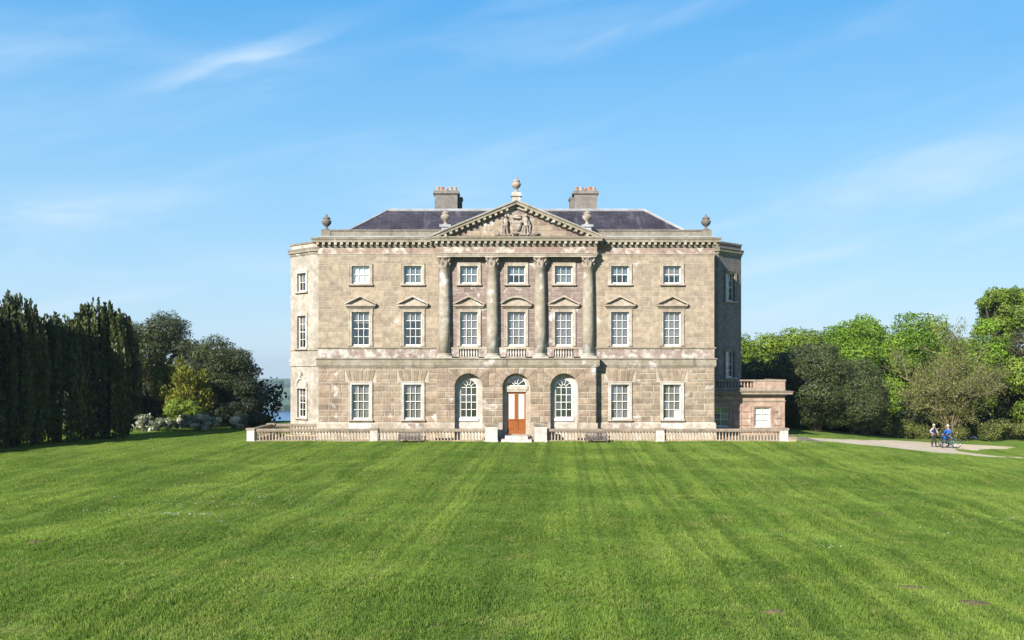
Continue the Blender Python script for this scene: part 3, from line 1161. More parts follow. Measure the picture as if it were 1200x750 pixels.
rf.add([(-ex, ey0, ez), (ex, ey0, ez), (ex, ey1, ez), (-ex, ey1, ez), (-tx, ty0, tz), (tx, ty0, tz), (tx, ty1, tz), (-tx, ty1, tz)],
       ((0, 1, 5, 4), (1, 2, 6, 5), (2, 3, 7, 6), (3, 0, 4, 7), (4, 5, 6, 7)))
roof = rf.build('roof', M['slate'], house)
h_ = MB()
for s in (-1, 1):
    h_.tube([(s * ex, ey0, ez + 0.02), (s * tx, ty0, tz + 0.02)], 0.09, 6)
    h_.tube([(s * tx, ty0, tz + 0.02), (s * tx, ty1, tz + 0.02)], 0.09, 6)
h_.tube([(-tx, ty0, tz + 0.02), (tx, ty0, tz + 0.02)], 0.10, 6)
h_.build('lead_roll', M['lead'], roof)
pot = MB()
pot.lathe([(0.13, 0), (0.15, 0.05), (0.11, 0.10), (0.11, 0.22), (0.13, 0.24), (0.13, 0.29), (0.09, 0.29), (0.09, 0.1)], seg=10)
pot_a, pot_b = pot.mesh('chimney_pot', M['pot'], True), pot.mesh('chimney_pot', M['pot_red'], True)
for s, order in ((-1, (0, 1, 0, 0, 0)), (1, (1, 0, 1, 1, 0))):
    c = MB()
    c.box(-0.78, 0.78, -0.55, 0.55, -2.2, 1.26)
    c.box(-0.84, 0.84, -0.61, 0.61, -2.2, 0.14)
    c.box(-0.83, 0.83, -0.60, 0.60, 1.26, 1.32)
    c.box(-0.90, 0.90, -0.67, 0.67, 1.32, 1.48)
    c.box(-0.84, 0.84, -0.61, 0.61, 1.48, 1.55)
    ch = c.build('chimney_stack', M['grey_stone'], house, (s * 4.82, 6.2, 15.42))
    c = MB()
    c.box(-0.5, 0.5, 0.0, 0.9, -2.0, 1.1)
    c.box(-0.56, 0.56, -0.03, 0.95, 1.1, 1.28)
    c.build('flue', M['soot'], ch, (-s * 0.52, 0.55, 0))
    for k, q in enumerate(order):
        obj('chimney_pot', pot_b if q else pot_a, ch, (-0.60 + 0.30 * k, random.uniform(-0.2, 0.1), 1.55 - (0.08 if k == 2 else 0)))

# pediment
AP, BX = 15.18, 5.36
slope = (AP - 12.97) / BX
b_ = MB()
b_.prism([(-5.05, 12.97), (5.05, 12.97), (0, 12.97 + slope * 5.05)], PY + 0.10, 3.4)
ped = b_.build('tympanum', M['ashlar_portico'], house)
b_ = MB()
for s in (-1, 1):
    def rk(o0, o1, y0, y1, x_in=0.0):
        pts = [(s * BX + s * 0.0, 12.97 + o0), (0, AP + o0), (0, AP + o1), (s * BX, 12.97 + o1)]
        b_.prism(pts if s > 0 else pts[::-1], y0, y1)
    rk(-0.22, -0.05, PY - 0.30, 2.6)
    rk(-0.05, 0.03, PY - 0.37, 2.8)
    rk(-0.43, -0.22, PY - 0.06, 1.0)
b_.build('raking_cornice', M['cornice'], house)
b_ = MB()
for s in (-1, 1):
    pts = [(s * (BX - 0.04), 13.01), (0, AP + 0.035), (0, AP + 0.075), (s * (BX - 0.04), 13.05)]
    b_.prism(pts if s > 0 else pts[::-1], PY - 0.34, 4.6)
b_.build('pediment_roof', M['lead'], house)
for s in (-1, 1):
    for k in range(14):
        t = 0.6 + 4.55 * k / 13
        o = obj('modillion', modil, house, (s * t, PY - 0.06, AP - slope * t - 0.262))
        o.rotation_euler = (0, s * math.atan(slope), 0)
# cream and tan stones of the tympanum face
tb = []
for r in range(4):
    z0, z1 = 13.02 + r * 0.34, 13.34 + r * 0.34
    half = (AP - 0.55 - z1) / slope
    if half > 0.3:
        n = max(2, int(2 * half / 0.85))
        tb += [(-half + 2 * half * k / n + 0.008, -half + 2 * half * (k + 1) / n - 0.008, z0, z1) for k in range(n)]
ashlar_part('ashlar', tb, PY + 0.10, 0.012, 0.008, M['ashlar'], 9)

# carved coat of arms between two standing supporters
yA = PY + 0.08
sh = MB()
pts = [(0, -0.42), (0.20, -0.28), (0.29, -0.05), (0.30, 0.30), (0.10, 0.27), (0, 0.33), (-0.10, 0.27), (-0.30, 0.30), (-0.29, -0.05), (-0.20, -0.28)]
sh.prism(pts, -0.13, 0.02)
sh.prism([(x * 0.8, z * 0.8) for x, z in pts], -0.17, -0.12)
for z in (-0.12, 0.10):
    sh.box(-0.2, 0.2, -0.19, -0.16, z, z + 0.07)
shield = sh.build('shield', M['carved'], house, (0, yA, 13.68))
cr = MB()
cr.ball((0, -0.10, 0.0), (0.27, 0.13, 0.16))
for k in range(5):
    cr.ball((-0.22 + 0.11 * k, -0.17, 0.10 + 0.03 * (2 - abs(k - 2))), 0.055, 8, 5)
cr.tube([(-0.27, -0.15, -0.08), (0, -0.22, -0.11), (0.27, -0.15, -0.08)], 0.05, 6)
cr.build('crest', M['carved'], house, (0, yA, 14.22), smooth=True)
fg = MB()
fg.tube([(0.0, -0.13, 0.62), (0.02, -0.15, 0.82), (0.01, -0.15, 1.02), (0.0, -0.14, 1.12)], [0.12, 0.15, 0.14, 0.06], 10)
fg.ball((0.0, -0.17, 1.22), (0.085, 0.10, 0.11))
fg.tube([(-0.06, -0.14, 0.66), (-0.10, -0.16, 0.34), (-0.08, -0.13, 0.04)], [0.09, 0.07, 0.05], 8)
fg.tube([(0.06, -0.14, 0.66), (0.08, -0.18, 0.35), (0.11, -0.13, 0.04)], [0.09, 0.075, 0.05], 8)
fg.tube([(0.10, -0.14, 1.04), (0.25, -0.18, 0.92), (0.34, -0.15, 0.78)], [0.05, 0.045, 0.035], 7)
fg.tube([(-0.10, -0.14, 1.04), (-0.20, -0.17, 0.80), (-0.12, -0.2, 0.62)], [0.05, 0.045, 0.035], 7)
fg.tube([(-0.13, -0.08, 1.05), (-0.24, -0.08, 0.6), (-0.22, -0.07, 0.2)], [0.05, 0.09, 0.05], 7)
fm = fg.mesh('supporter', M['carved'], True)
obj('supporter', fm, house, (-0.66, yA, 13.02))
obj('supporter', fm, house, (0.62, yA, 13.02), 0, (-1, 1, 1.03))
sc_ = MB()
for s in (-1, 1):
    for k in range(4):
        a = k * 0.9
        sc_.tube([(s * (0.2 + 0.24 * k), -0.12, 0.03), (s * (0.32 + 0.24 * k), -0.17, 0.12 + 0.03 * k), (s * (0.42 + 0.24 * k), -0.14, 0.06), (s * (0.36 + 0.24 * k), -0.12, 0.02)], [0.05, 0.06, 0.05, 0.03], 7)
    for k in range(3):
        sc_.tube([(s * (1.05 + 0.06 * k), -0.10, 0.05), (s * (1.18 + 0.10 * k), -0.14, 0.26 - 0.04 * k), (s * (1.22 + 0.12 * k), -0.11, 0.38 - 0.08 * k)], [0.05, 0.055, 0.02], 6)
sc_.tube([(-0.42, -0.14, 0.12), (0, -0.20, 0.22), (0.42, -0.14, 0.12)], 0.06, 7)
sc_.build('scroll', M['carved'], house, (0, yA, 13.0), smooth=True)

# urns
ub = MB()
ub.lathe([(0.20, 0), (0.20, 0.06), (0.10, 0.10), (0.07, 0.16), (0.09, 0.22), (0.19, 0.30), (0.29, 0.42), (0.31, 0.54), (0.29, 0.60), (0.22, 0.64), (0.21, 0.70), (0.25, 0.73), (0.25, 0.76),
          (0.17, 0.82), (0.08, 0.87), (0.05, 0.92), (0.07, 0.97), (0.0, 1.02)], seg=20)
urn_a, urn_b = ub.mesh('urn', M['soot'], True), ub.mesh('urn', M['carved'], True)
for s in (-1, 1):
    u = obj('urn', urn_a, house, (s * 12.07, 0.3, 13.50))
    p = MB()
    p.box(-0.30, 0.30, -0.30, 0.30, -0.56, 0.0)
    p.build('pedestal', M['parapet'], u)
    u = obj('urn', urn_b, house, (s * 4.46, PY + 0.25, 13.72))
    p = MB()
    p.box(-0.24, 0.24, -0.24, 0.24, -0.75, -0.08)
    p.box(-0.36, 0.36, -0.32, 0.32, -0.14, 0.0)
    p.build('pedestal', M['lead'], u)
u = obj('urn', urn_b, house, (0, PY + 0.2, 15.78), 0, (0.95, 0.95, 0.93))
p = MB()
p.box(-0.27, 0.27, -0.27, 0.27, -0.75, -0.30)
p.box(-0.36, 0.36, -0.36, 0.36, -0.30, -0.20)
p.box(-0.30, 0.30, -0.30, 0.30, -0.20, -0.05)
p.box(-0.20, 0.20, -0.20, 0.20, -0.05, 0.0)
p.build('pedestal', M['limed'], u)

# giant engaged columns
sh_ = MB()
sh_.lathe([(0.36, 0.0), (0.365, 1.6), (0.355, 3.0), (0.335, 4.4), (0.312, 5.46), (0.34, 5.48), (0.34, 5.54), (0.31, 5.55)], seg=28)
shaft = sh_.mesh('column', M['column'], True)
ba = MB()
ba.box(-0.50, 0.50, -0.46, 0.46, -0.26, -0.16)
ba.lathe([(0.47, -0.16), (0.50, -0.12), (0.47, -0.08), (0.41, -0.07), (0.40, -0.04), (0.44, -0.02), (0.43, 0.01), (0.37, 0.02)], seg=28)
base = ba.mesh('base', M['limed'])
ca = MB()
ca.lathe([(0.31, 0), (0.33, 0.10), (0.33, 0.30), (0.40, 0.46), (0.42, 0.50)], seg=20)
ca.box(-0.45, 0.45, -0.45, 0.45, 0.52, 0.60)
for k in range(8):
    a = math.pi * 2 * (k + 0.5) / 8
    c, s = math.cos(a), math.sin(a)
    ca.tube([(0.32 * c, 0.32 * s, 0.02), (0.36 * c, 0.36 * s, 0.18), (0.42 * c, 0.42 * s, 0.27), (0.44 * c, 0.44 * s, 0.22)], [0.05, 0.10, 0.07, 0.03], 6)
for a in (45, 135, 225, 315):
    c, s = math.cos(R(a)), math.sin(R(a))
    ca.tube([(0.36 * c, 0.36 * s, 0.28), (0.46 * c, 0.46 * s, 0.42), (0.52 * c, 0.52 * s, 0.44), (0.53 * c, 0.53 * s, 0.37), (0.48 * c, 0.48 * s, 0.36)], [0.05, 0.07, 0.07, 0.06, 0.03], 7)
for c, s in ((0, -1), (1, 0), (-1, 0)):
    ca.ball((0.42 * c, 0.42 * s, 0.52), (0.08, 0.08, 0.08), 8, 5)
capi = ca.mesh('capital', M['carved'], True)
for x in (-4.54, -1.51, 1.51, 4.54):
    co = obj('column', shaft, house, (x, -0.20, 5.60))
    obj('base', base, co, (0, 0, 0.02))
    obj('capital', capi, co, (0, 0, 5.52))

# ------------------------------------------------------------------ windows and door
pane_cache = {}


def pane_mesh(w_, h_):
    k = (round(w_, 3), round(h_, 3))
    if k not in pane_cache:
        pane_cache[k] = MB().box(-w_ / 2, w_ / 2, -0.003, 0.003, -h_ / 2, h_ / 2).mesh('pane', M['glass'])
    return pane_cache[k]


def sash(parent, loc, rotz, z0, z1, hw, cols, nrows, blind, drawn=1.0, recess=0.13, bar=0.028, curtain=None):
    """sash window: the window object is its white frame; panes, bars, blind are its pieces"""
    f = MB()
    a, b = recess, recess + 0.07
    f.box(-hw, -hw + 0.05, a, b, z0, z1)
    f.box(hw - 0.05, hw, a, b, z0, z1)
    f.box(-hw + 0.05, hw - 0.05, a, b, z1 - 0.045, z1)
    f.box(-hw + 0.05, hw - 0.05, a - 0.02, b, z0, z0 + 0.10)
    win = f.build('window', M['white'], parent, loc, rotz)
    x0, x1, y0, y1 = -hw + 0.05, hw - 0.05, z0 + 0.10, z1 - 0.045
    g_ = MB()
    pw, ph = (x1 - x0) / cols, (y1 - y0) / nrows
    for k in range(1, cols):
        g_.box(x0 + pw * k - bar / 2, x0 + pw * k + bar / 2, a + 0.012, b - 0.012, y0, y1)
    for k in range(1, nrows):
        t_ = bar * (1.5 if k * 2 == nrows else 1)
        g_.box(x0, x1, a + 0.008, b - 0.008, y0 + ph * k - t_ / 2, y0 + ph * k + t_ / 2)
    g_.build('glazing_bar', M['white'], win)
    for i in range(cols):
        for j in range(nrows):
            o = obj('pane', pane_mesh(pw - bar, ph - bar), win, (x0 + pw * (i + 0.5), (a + b) / 2, y0 + ph * (j + 0.5)))
            o.rotation_euler = (random.gauss(0, 0.014), 0, random.gauss(0, 0.014))
    if blind:
        zz = y1 - (y1 - y0) * drawn
        MB().box(-hw + 0.01, hw - 0.01, b + 0.05, b + 0.058, zz, z1).build('blind', M[blind], win)
    if curtain:
        for s in (-1, 1):
            c_ = MB()
            n = 9
            for k in range(n - 1):
                xa, xb = [s * (hw - 0.02 - 0.15 * q / (n - 1)) for q in (k, k + 1)]
                ya, yb = [b + 0.16 + 0.03 * (-1) ** q for q in (k, k + 1)]
                c_.quad((xa, ya, z0), (xb, yb, z0), (xb, yb, z1), (xa, ya, z1))
            c_.build('curtain', M[curtain], win)
    return win


def surround(win, z0, z1, hw, wd, proud, mat, sill=True, lug=0.0, sill_z=0.12):
    f = MB()
    o = hw + wd
    f.box(-o, -hw, -proud, 0.02, z0, z1)
    f.box(hw, o, -proud, 0.02, z0, z1)
    f.box(-o - lug, o + lug, -proud, 0.02, z1, z1 + wd)
    # raised outer fillet
    f.box(-o - 0.025, -o + 0.035, -proud - 0.025, 0.0, z0, z1 + wd + 0.002)
    f.box(o - 0.035, o + 0.025, -proud - 0.025, 0.0, z0, z1 + wd + 0.002)
    f.box(-o - lug, o + lug, -proud - 0.03, 0.0, z1 + wd - 0.04, z1 + wd + 0.03)
    if lug:
        for s in (-1, 1):
            a, b = sorted((s * o, s * (o + lug)))
            f.box(a, b, -proud, 0.02, z1 - 0.20, z1)
            f.box(a, b, -proud, 0.02, z0, z0 + 0.24)
    f.build('surround', M[mat], win)
    if sill:
        MB().box(-o - 0.06, o + 0.06, -proud - 0.10, 0.03, z0 - sill_z, z0).build('sill', M['trim'], win)


def hood(win, kind):
    f = MB()
    f.box(-0.90, 0.90, -0.16, 0.02, 8.56, 8.64)
    f.box(-0.97, 0.97, -0.25, 0.02, 8.64, 8.73)
    if kind == 'tri':
        for s in (-1, 1):
            pts = [(s * 1.0, 8.73), (0, 9.21), (0, 9.33), (s * 1.0, 8.82)]
            f.prism(pts if s > 0 else pts[::-1], -0.27, 0.02)
        f.prism([(-0.9, 8.73), (0.9, 8.73), (0, 9.20)], -0.06, 0.02)
    else:
        n = 12
        A = [(-0.98 + 1.96 * k / n, 8.75 + 0.42 * (1 - ((k / n) * 2 - 1) ** 2)) for k in range(n + 1)]
        for p, q in zip(A, A[1:]):
            f.prism([(p[0], p[1]), (q[0], q[1]), (q[0], q[1] + 0.11), (p[0], p[1] + 0.11)], -0.27, 0.02)
        f.prism([(-0.9, 8.73), (0.9, 8.73)] + [(x * 0.9, z) for x, z in A[::-1][1:-1]], -0.06, 0.02)
    f.build('hood', M['trim'], win)


up_blind = [('blind_white', 1.0), ('blind_sky_tint', 1.0), ('blind_sky_tint', 1.0), ('blind_sky_tint', 0.52), ('blind_sky_tint', 1.0), ('blind_sky_tint', 0.5), ('blind_grey', 0.62)]
ff_blind = [('blind_grey', 0.34), ('blind_grey', 0.28), ('blind_grey', 1.0), ('blind_grey', 1.0), ('blind_grey', 1.0), ('blind_grey', 1.0), ('blind_grey', 1.0)]
for i, x in enumerate(BAYS):
    mid = i in (2, 3, 4)
    # second floor
    bl_, dr = up_blind[i]
    wn_ = sash(house, (x, 0, 0), 0, T0, T1, WW, 3, 2, bl_, dr, curtain='blind_sky_tint' if dr < 1 else None)
    surround(wn_, T0, T1, WW, 0.17, 0.07, 'trim', True, 0.0, 0.10)
    # first floor
    bl_, dr = ff_blind[i]
    wn_ = sash(house, (x, 0, 0), 0, F0, F1, WW, 3, 4, bl_, dr, curtain='blind_grey' if dr < 1 else None)
    surround(wn_, F0, F1, WW, 0.17, 0.07, 'trim', False, 0.0 if mid else 0.07)
    hood(wn_, 'arc' if i == 3 else 'tri')
    if not mid:
        wn_ = sash(house, (x, 0, 0), 0, G0, G1, WW, 3, 4, 'blind_grey', recess=0.10)
        surround(wn_, G0, G1, WW, 0.17, 0.09, 'limed', True, 0.0, 0.10)
        if i == 6:
            MB().box(0.17, 0.49, 0.185, 0.19, G0 + 0.12, G0 + 0.56).build('notice', M['blind_white'], wn_)

# windows in the canted faces
for s in (-1, 1):
    cxb, cyb = s * (13.69 + 15.7) / 2, (4.3 + 6.31) / 2
    for k, (q, r) in enumerate(BAYWIN[s]):
        tall = r - q > 1.5
        wn_ = sash(house, (cxb, cyb, 0), R(45 * s), q, r, 0.55, 3, 4 if tall else 2, 'blind_sky_tint' if s > 0 else 'blind_grey', 0.6 if s > 0 else 0.4, recess=0.16)
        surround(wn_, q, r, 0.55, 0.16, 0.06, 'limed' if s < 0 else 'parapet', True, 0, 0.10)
        if s < 0 and k == 0:
            f = MB()
            A = arch_outline(0, 0.72, 3.46, 3.44, 12)
            B_ = arch_outline(0, 0.50, 3.46, 3.44, 12)
            for i in range(len(A) - 1):
                f.prism([A[i], A[i + 1], B_[i + 1], B_[i]][::-1], -0.12, 0.02)
            f.prism([(-0.11, 4.10), (0.11, 4.10), (0.15, 4.42), (-0.15, 4.42)], -0.2, 0.02)
            f.prism(B_, -0.03, 0.02)
            f.build('hood', M['limed'], wn_)

# arched windows in the niches
yb = PY + ND
wr, wsp, wz0 = 0.545, 3.50, 1.55
for x in (-3.0, 3.0):
    p = MB()
    A = arch_outline(0, NR, NSP, -0.3)
    B_ = arch_outline(0, wr, wsp, wz0)
    ring(p, A, B_, yb)
    p.quad((-NR, yb, -0.3), (NR, yb, -0.3), (wr, yb, wz0), (-wr, yb, wz0))
    for i in range(len(B_) - 1):
        a, b = B_[i], B_[i + 1]
        p.quad((a[0], yb, a[1]), (b[0], yb, b[1]), (b[0], yb + 0.16, b[1]), (a[0], yb + 0.16, a[1]))
    p.build('niche_wall', M['limed'], house, (x, 0, 0))
    f = MB()
    C_ = arch_outline(0, wr - 0.055, wsp, wz0)
    yf = yb + 0.05
    for i in range(len(B_) - 1):
        f.prism([B_[i], B_[i + 1], C_[i + 1], C_[i]][::-1], yf, yf + 0.06)
    f.box(-wr, wr, yf - 0.02, yf + 0.06, wz0, wz0 + 0.09)
    win = f.build('arched_window', M['white'], house, (x, 0, 0))
    r0 = wr - 0.055
    g_ = MB()
    pw = 2 * r0 / 3
    ph = (wsp - wz0 - 0.09) / 4
    for k in (1, 2):
        g_.box(-r0 + pw * k - 0.018, -r0 + pw * k + 0.018, yf + 0.01, yf + 0.05, wz0 + 0.09, wsp)
    for k in range(1, 5):
        g_.box(-r0, r0, yf + 0.012, yf + 0.048, wz0 + 0.09 + ph * k - 0.018, wz0 + 0.09 + ph * k + 0.018)
    rin = 0.17
    hub = [(rin * math.cos(math.pi * k / 10), wsp + rin * math.sin(math.pi * k / 10)) for k in range(11)]
    for a, b in zip(hub, hub[1:]):
        g_.tube([(a[0], yf + 0.03, a[1]), (b[0], yf + 0.03, b[1])], 0.018, 5)
    for t in (36, 72, 108, 144):
        g_.tube([(rin * math.cos(R(t)), yf + 0.03, wsp + rin * math.sin(R(t))), (r0 * math.cos(R(t)), yf + 0.03, wsp + r0 * math.sin(R(t)))], 0.018, 5)
    g_.build('glazing_bar', M['white'], win)
    for i in range(3):
        for j in range(4):
            o = obj('pane', pane_mesh(pw - 0.036, ph - 0.036), win, (-r0 + pw * (i + 0.5), yf + 0.03, wz0 + 0.09 + ph * (j + 0.5)))
            o.rotation_euler = (random.gauss(0, 0.014), 0, random.gauss(0, 0.014))
    for t in range(5):
        q = MB()
        ar = [R(36 * t + 36 * k / 4) for k in range(5)]
        q.prism([(rin * math.cos(ar[0]), wsp + rin * math.sin(ar[0]))] + [(r0 * math.cos(a), wsp + r0 * math.sin(a)) for a in ar] + [(rin * math.cos(ar[-1]), wsp + rin * math.sin(ar[-1]))], yf + 0.027, yf + 0.033)
        q.build('pane', M['glass'], win)
    MB().prism(arch_outline(0, wr - 0.01, wsp, wz0)[::-1], yf + 0.085, yf + 0.09).build('blind', M['dark_pane_panel'], win)  # flat dark panel in place of an unlit room, no real blind
    MB().box(-wr - 0.06, wr + 0.06, yb - 0.10, yb + 0.02, wz0 - 0.16, wz0).build('sill', M['white'], win)
    MB().box(-NR + 0.02, NR - 0.02, yb - 0.06, yb + 0.01, 0.2, 1.30).build('apron', M['limed'], win)

# front door
dr_, dsp, dz0, dz1 = 0.64, 3.60, 0.56, 3.20
p = MB()
A = arch_outline(0, NR, NSP, -0.3)
B_ = arch_outline(0, dr_, dsp, -0.3)
ring(p, A, B_, yb)
for i in range(len(B_) - 1):
    a, b = B_[i], B_[i + 1]
    p.quad((a[0], yb, a[1]), (b[0], yb, b[1]), (b[0], yb + 0.16, b[1]), (a[0], yb + 0.16, a[1]))
p.build('niche_wall', M['trim'], house)
f = MB()
f.box(-dr_, dr_, yb - 0.05, yb + 0.12, 3.22, 3.36)
f.box(-dr_ - 0.08, dr_ + 0.08, yb - 0.09, yb + 0.12, 3.36, 3.58)
f.build('door_lintel', M['trim'], house)
f = MB()
C_ = arch_outline(0, dr_ - 0.05, dsp, dsp)
D_ = arch_outline(0, dr_, dsp, dsp)
yf = yb + 0.05
for i in range(len(D_) - 1):
    f.prism([D_[i], D_[i + 1], C_[i + 1], C_[i]][::-1], yf, yf + 0.05)
f.box(-dr_, dr_, yf, yf + 0.05, dsp - 0.02, dsp + 0.04)
rin = 0.15
hub = [(rin * math.cos(math.pi * k / 10), dsp + rin * math.sin(math.pi * k / 10)) for k in range(11)]
for a, b in zip(hub, hub[1:]):
    f.tube([(a[0], yf + 0.03, a[1]), (b[0], yf + 0.03, b[1])], 0.022, 5)
for t in (36, 72, 108, 144):
    f.tube([(rin * math.cos(R(t)), yf + 0.03, dsp + rin * math.sin(R(t))), ((dr_ - 0.05) * math.cos(R(t)), yf + 0.03, dsp + (dr_ - 0.05) * math.sin(R(t)))], 0.020, 5)
fan = f.build('fanlight', M['white'], house)
for t in range(5):
    q = MB()
    ar = [R(36 * t + 36 * k / 4) for k in range(5)]
    q.prism([(rin * math.cos(ar[0]), dsp + rin * math.sin(ar[0]))] + [((dr_ - 0.05) * math.cos(a), dsp + (dr_ - 0.05) * math.sin(a)) for a in ar] + [(rin * math.cos(ar[-1]), dsp + rin * math.sin(ar[-1]))], yf + 0.027, yf + 0.033)
    q.build('pane', M['glass'], fan)
MB().prism(arch_outline(0, dr_ - 0.01, dsp, dsp - 0.02)[::-1], yf + 0.085, yf + 0.09).build('backing', M['dark_room'], fan)  # near-black sheet painting the dark hall behind the glass
for s in (-1, 1):
    d = MB()
    x0, x1 = 0.005, 0.60
    y0, y1 = yb + 0.06, yb + 0.12
    zg0 = 1.52
    for a, b, c, e in ((x0, x0 + 0.115, dz0, dz1), (x1 - 0.10, x1, dz0, dz1), (x0 + 0.115, x1 - 0.10, dz0, dz0 + 0.22), (x0 + 0.115, x1 - 0.10, dz1 - 0.10, dz1), (x0 + 0.115, x1 - 0.10, zg0 - 0.14, zg0)):
        a, b = sorted((s * a, s * b))
        d.box(a, b, y0, y1, c, e)
    leaf = d.build('door_leaf', M['wood'], house)
    a, b = sorted((s * (x0 + 0.115), s * (x1 - 0.10)))
    q = MB()
    q.box(a, b, y0 + 0.035, y1 - 0.01, dz0 + 0.22, zg0 - 0.14)
    q.box(a + 0.07, b - 0.07, y0 + 0.012, y0 + 0.04, dz0 + 0.30, zg0 - 0.22)
    q.build('panel', M['wood'], leaf)
    MB().box(a, b, y0 + 0.03, y0 + 0.036, zg0, dz1 - 0.10).build('pane', M['glass'], leaf)
    MB().box(a, b, y0 + 0.052, y0 + 0.058, zg0, dz1 - 0.10).build('blind', M['blind_white'], leaf)
    MB().ball((s * 0.07, y0 - 0.04, 1.42), 0.03, 8, 6).build('door_knob', M['iron'], leaf)
f = MB()
for s in (-1, 1):
    a, b = sorted((s * 0.602, s * dr_))
    f.box(a, b, yb + 0.0, yb + 0.13, -0.3, 3.22)
f.build('door_frame', M['limed'], house)
MB().box(-NR + 0.01, NR - 0.01, PY - 0.3, yb + 0.2, 0.0, dz0).build('threshold', M['trim'], house)

# ------------------------------------------------------------------ low side wing
wing = thing('side_wing', 'low pink sandstone side wing with white blind and open parapet, behind the terrace balustrade', 'building')
WX0, WX1, WY, WD = 12.56, 18.08, 3.9, 8.5
WHOLES = [(13.25, 14.32, 0.75, 2.08), (16.03, 17.12, 0.75, 2.08)]
q = MB()
t_ = MB()
wall_with_holes(t_, WX0, WX1, -0.8, 3.36, WHOLES, 0.25)
q.add([(x, y + WY, z) for x, y, z in t_.v], t_.f)
q.quad((WX1, WY, -1.6), (WX1, WD, -1.6), (WX1, WD, 3.36), (WX1, WY, 3.36))
q.quad((WX0, WY, 3.30), (WX1, WY, 3.30), (WX1, WD, 3.30), (WX0, WD, 3.30))
q.build('wall', M['pink'], wing)
for a, b, c, d in WHOLES:
    cx_ = (a + b) / 2
    wn_ = sash(wing, (cx_, WY, 0), 0, c, d, (b - a) / 2, 2, 3, 'blind_white' if cx_ > 15 else 'blind_sky_tint', 1.0, recess=0.10, bar=0.03)
    surround(wn_, c, d, (b - a) / 2, 0.10, 0.03, 'pink', True, 0, 0.08)
# banded blocks beside the windows
bands = MB()
for x0, x1 in ((14.55, 15.85), (17.28, 17.86)):
    for k in range(4):
        z = 0.35 + 0.46 * k
        n = 2 if x1 - x0 > 1 else 1
        for j in range(n):
            a = x0 + (x1 - x0) * j / n
            vs, fs = block_geo([(-(x1 - x0) / n / 2 + 0.02, -0.20), ((x1 - x0) / n / 2 - 0.02, -0.20), ((x1 - x0) / n / 2 - 0.02, 0.20), (-(x1 - x0) / n / 2 + 0.02, 0.20)], 0.06, 0.03)
            o = MB().add(vs, fs).build('stone_block', M['pink'], wing, (a + (x1 - x0) / n / 2, WY, z + 0.22))
q = MB()
q.sweep([(WX0, WY), (WX1, WY), (WX1, WD)], [(0, 2.45), (0.04, 2.45), (0.06, 2.52), (0, 2.54)])
q.sweep([(WX0, WY), (WX1, WY), (WX1, WD)], [(0, 2.80), (0.05, 2.80), (0.08, 2.90), (0.42, 2.96), (0.42, 3.05), (0.50, 3.16), (0, 3.20)])
q.build('cornice', M['rail'], wing)
q = MB()
q.sweep([(WX0, WY), (WX1, WY), (WX1, WD)], [(0.03, 3.20), (0.03, 3.40), (-0.27, 3.40), (-0.27, 3.20)])
q.sweep([(WX0, WY), (WX1, WY), (WX1, WD)], [(0.06, 3.83), (0.06, 3.93), (-0.30, 3.93), (-0.30, 3.83), (0.06, 3.83)])
q.build('parapet_rail', M['rail'], wing)
q = MB()
q.box(15.95, WX1 + 0.02, WY - 0.02, WY + 0.24, 3.40, 3.83)
q.box(WX1 - 0.24, WX1 + 0.02, WY + 0.24, WD, 3.40, 3.83)
q.build('parapet_panel', M['pink'], wing)
MB().box(12.6, 13.3, WY - 0.02, WY + 0.24, 3.40, 3.83).build('parapet_panel', M['pink'], wing)
bw = MB()
bw.lathe([(0.065, 0), (0.065, 0.04), (0.04, 0.06), (0.075, 0.15), (0.06, 0.22), (0.035, 0.33), (0.045, 0.37), (0.065, 0.39), (0.065, 0.43)], seg=8)
bwm = bw.mesh('baluster', M['pink'], True)
for k in range(12):
    obj('baluster', bwm, wing, (13.44 + 0.217 * k, WY + 0.11, 3.40))

# ------------------------------------------------------------------ terrace balustrades, steps, benches
BZ = 0.17
bb = MB()
bb.lathe([(0.055, 0), (0.055, 0.05), (0.032, 0.07), (0.052, 0.17), (0.056, 0.22), (0.042, 0.30), (0.026, 0.40), (0.028, 0.44), (0.058, 0.47), (0.062, 0.50), (0.062, 0.54)], seg=9)
bmesh_ = bb.mesh('baluster', M['baluster'], True)
BY = -1.9


def run(par, a, b, piers):
    """straight run between two plan points: plinth, rail, balusters"""
    (xa, ya), (xb, yb_) = a, b
    L = math.hypot(xb - xa, yb_ - ya)
    ang = math.atan2(yb_ - ya, xb - xa)
    ux, uy = math.cos(ang), math.sin(ang)
    q = MB()
    q.box(0, L, -0.15, 0.15, -0.45, 0.12)
    q.build('plinth', M['baluster'], par, (xa, ya, BZ), ang)
    q = MB()
    q.box(0, L, -0.14, 0.14, 0.655, 0.71)
    q.box(0, L, -0.17, 0.17, 0.71, 0.80)
    q.box(0, L, -0.13, 0.13, 0.80, 0.83)
    q.build('rail', M['rail'], par, (xa, ya, BZ), ang)
    n = int(L / 0.195)
    for k in range(n):
        t = L * (k + 0.5) / n
        obj('baluster', bmesh_, par, (xa + ux * t, ya + uy * t, BZ + 0.12))


def pier(par, x, y, hw, h, mat='painted'):
    q = MB()
    q.box(-hw, hw, -hw, hw, -0.45, h - 0.10)
    q.box(-hw - 0.03, hw + 0.03, -hw - 0.03, hw + 0.03, -0.45, 0.13)
    p = q.build('pier', M[mat], par, (x, y, BZ))
    MB().box(-hw - 0.05, hw + 0.05, -hw - 0.05, hw + 0.05, h - 0.10, h).build('cap', M['rail'], p)
    return p


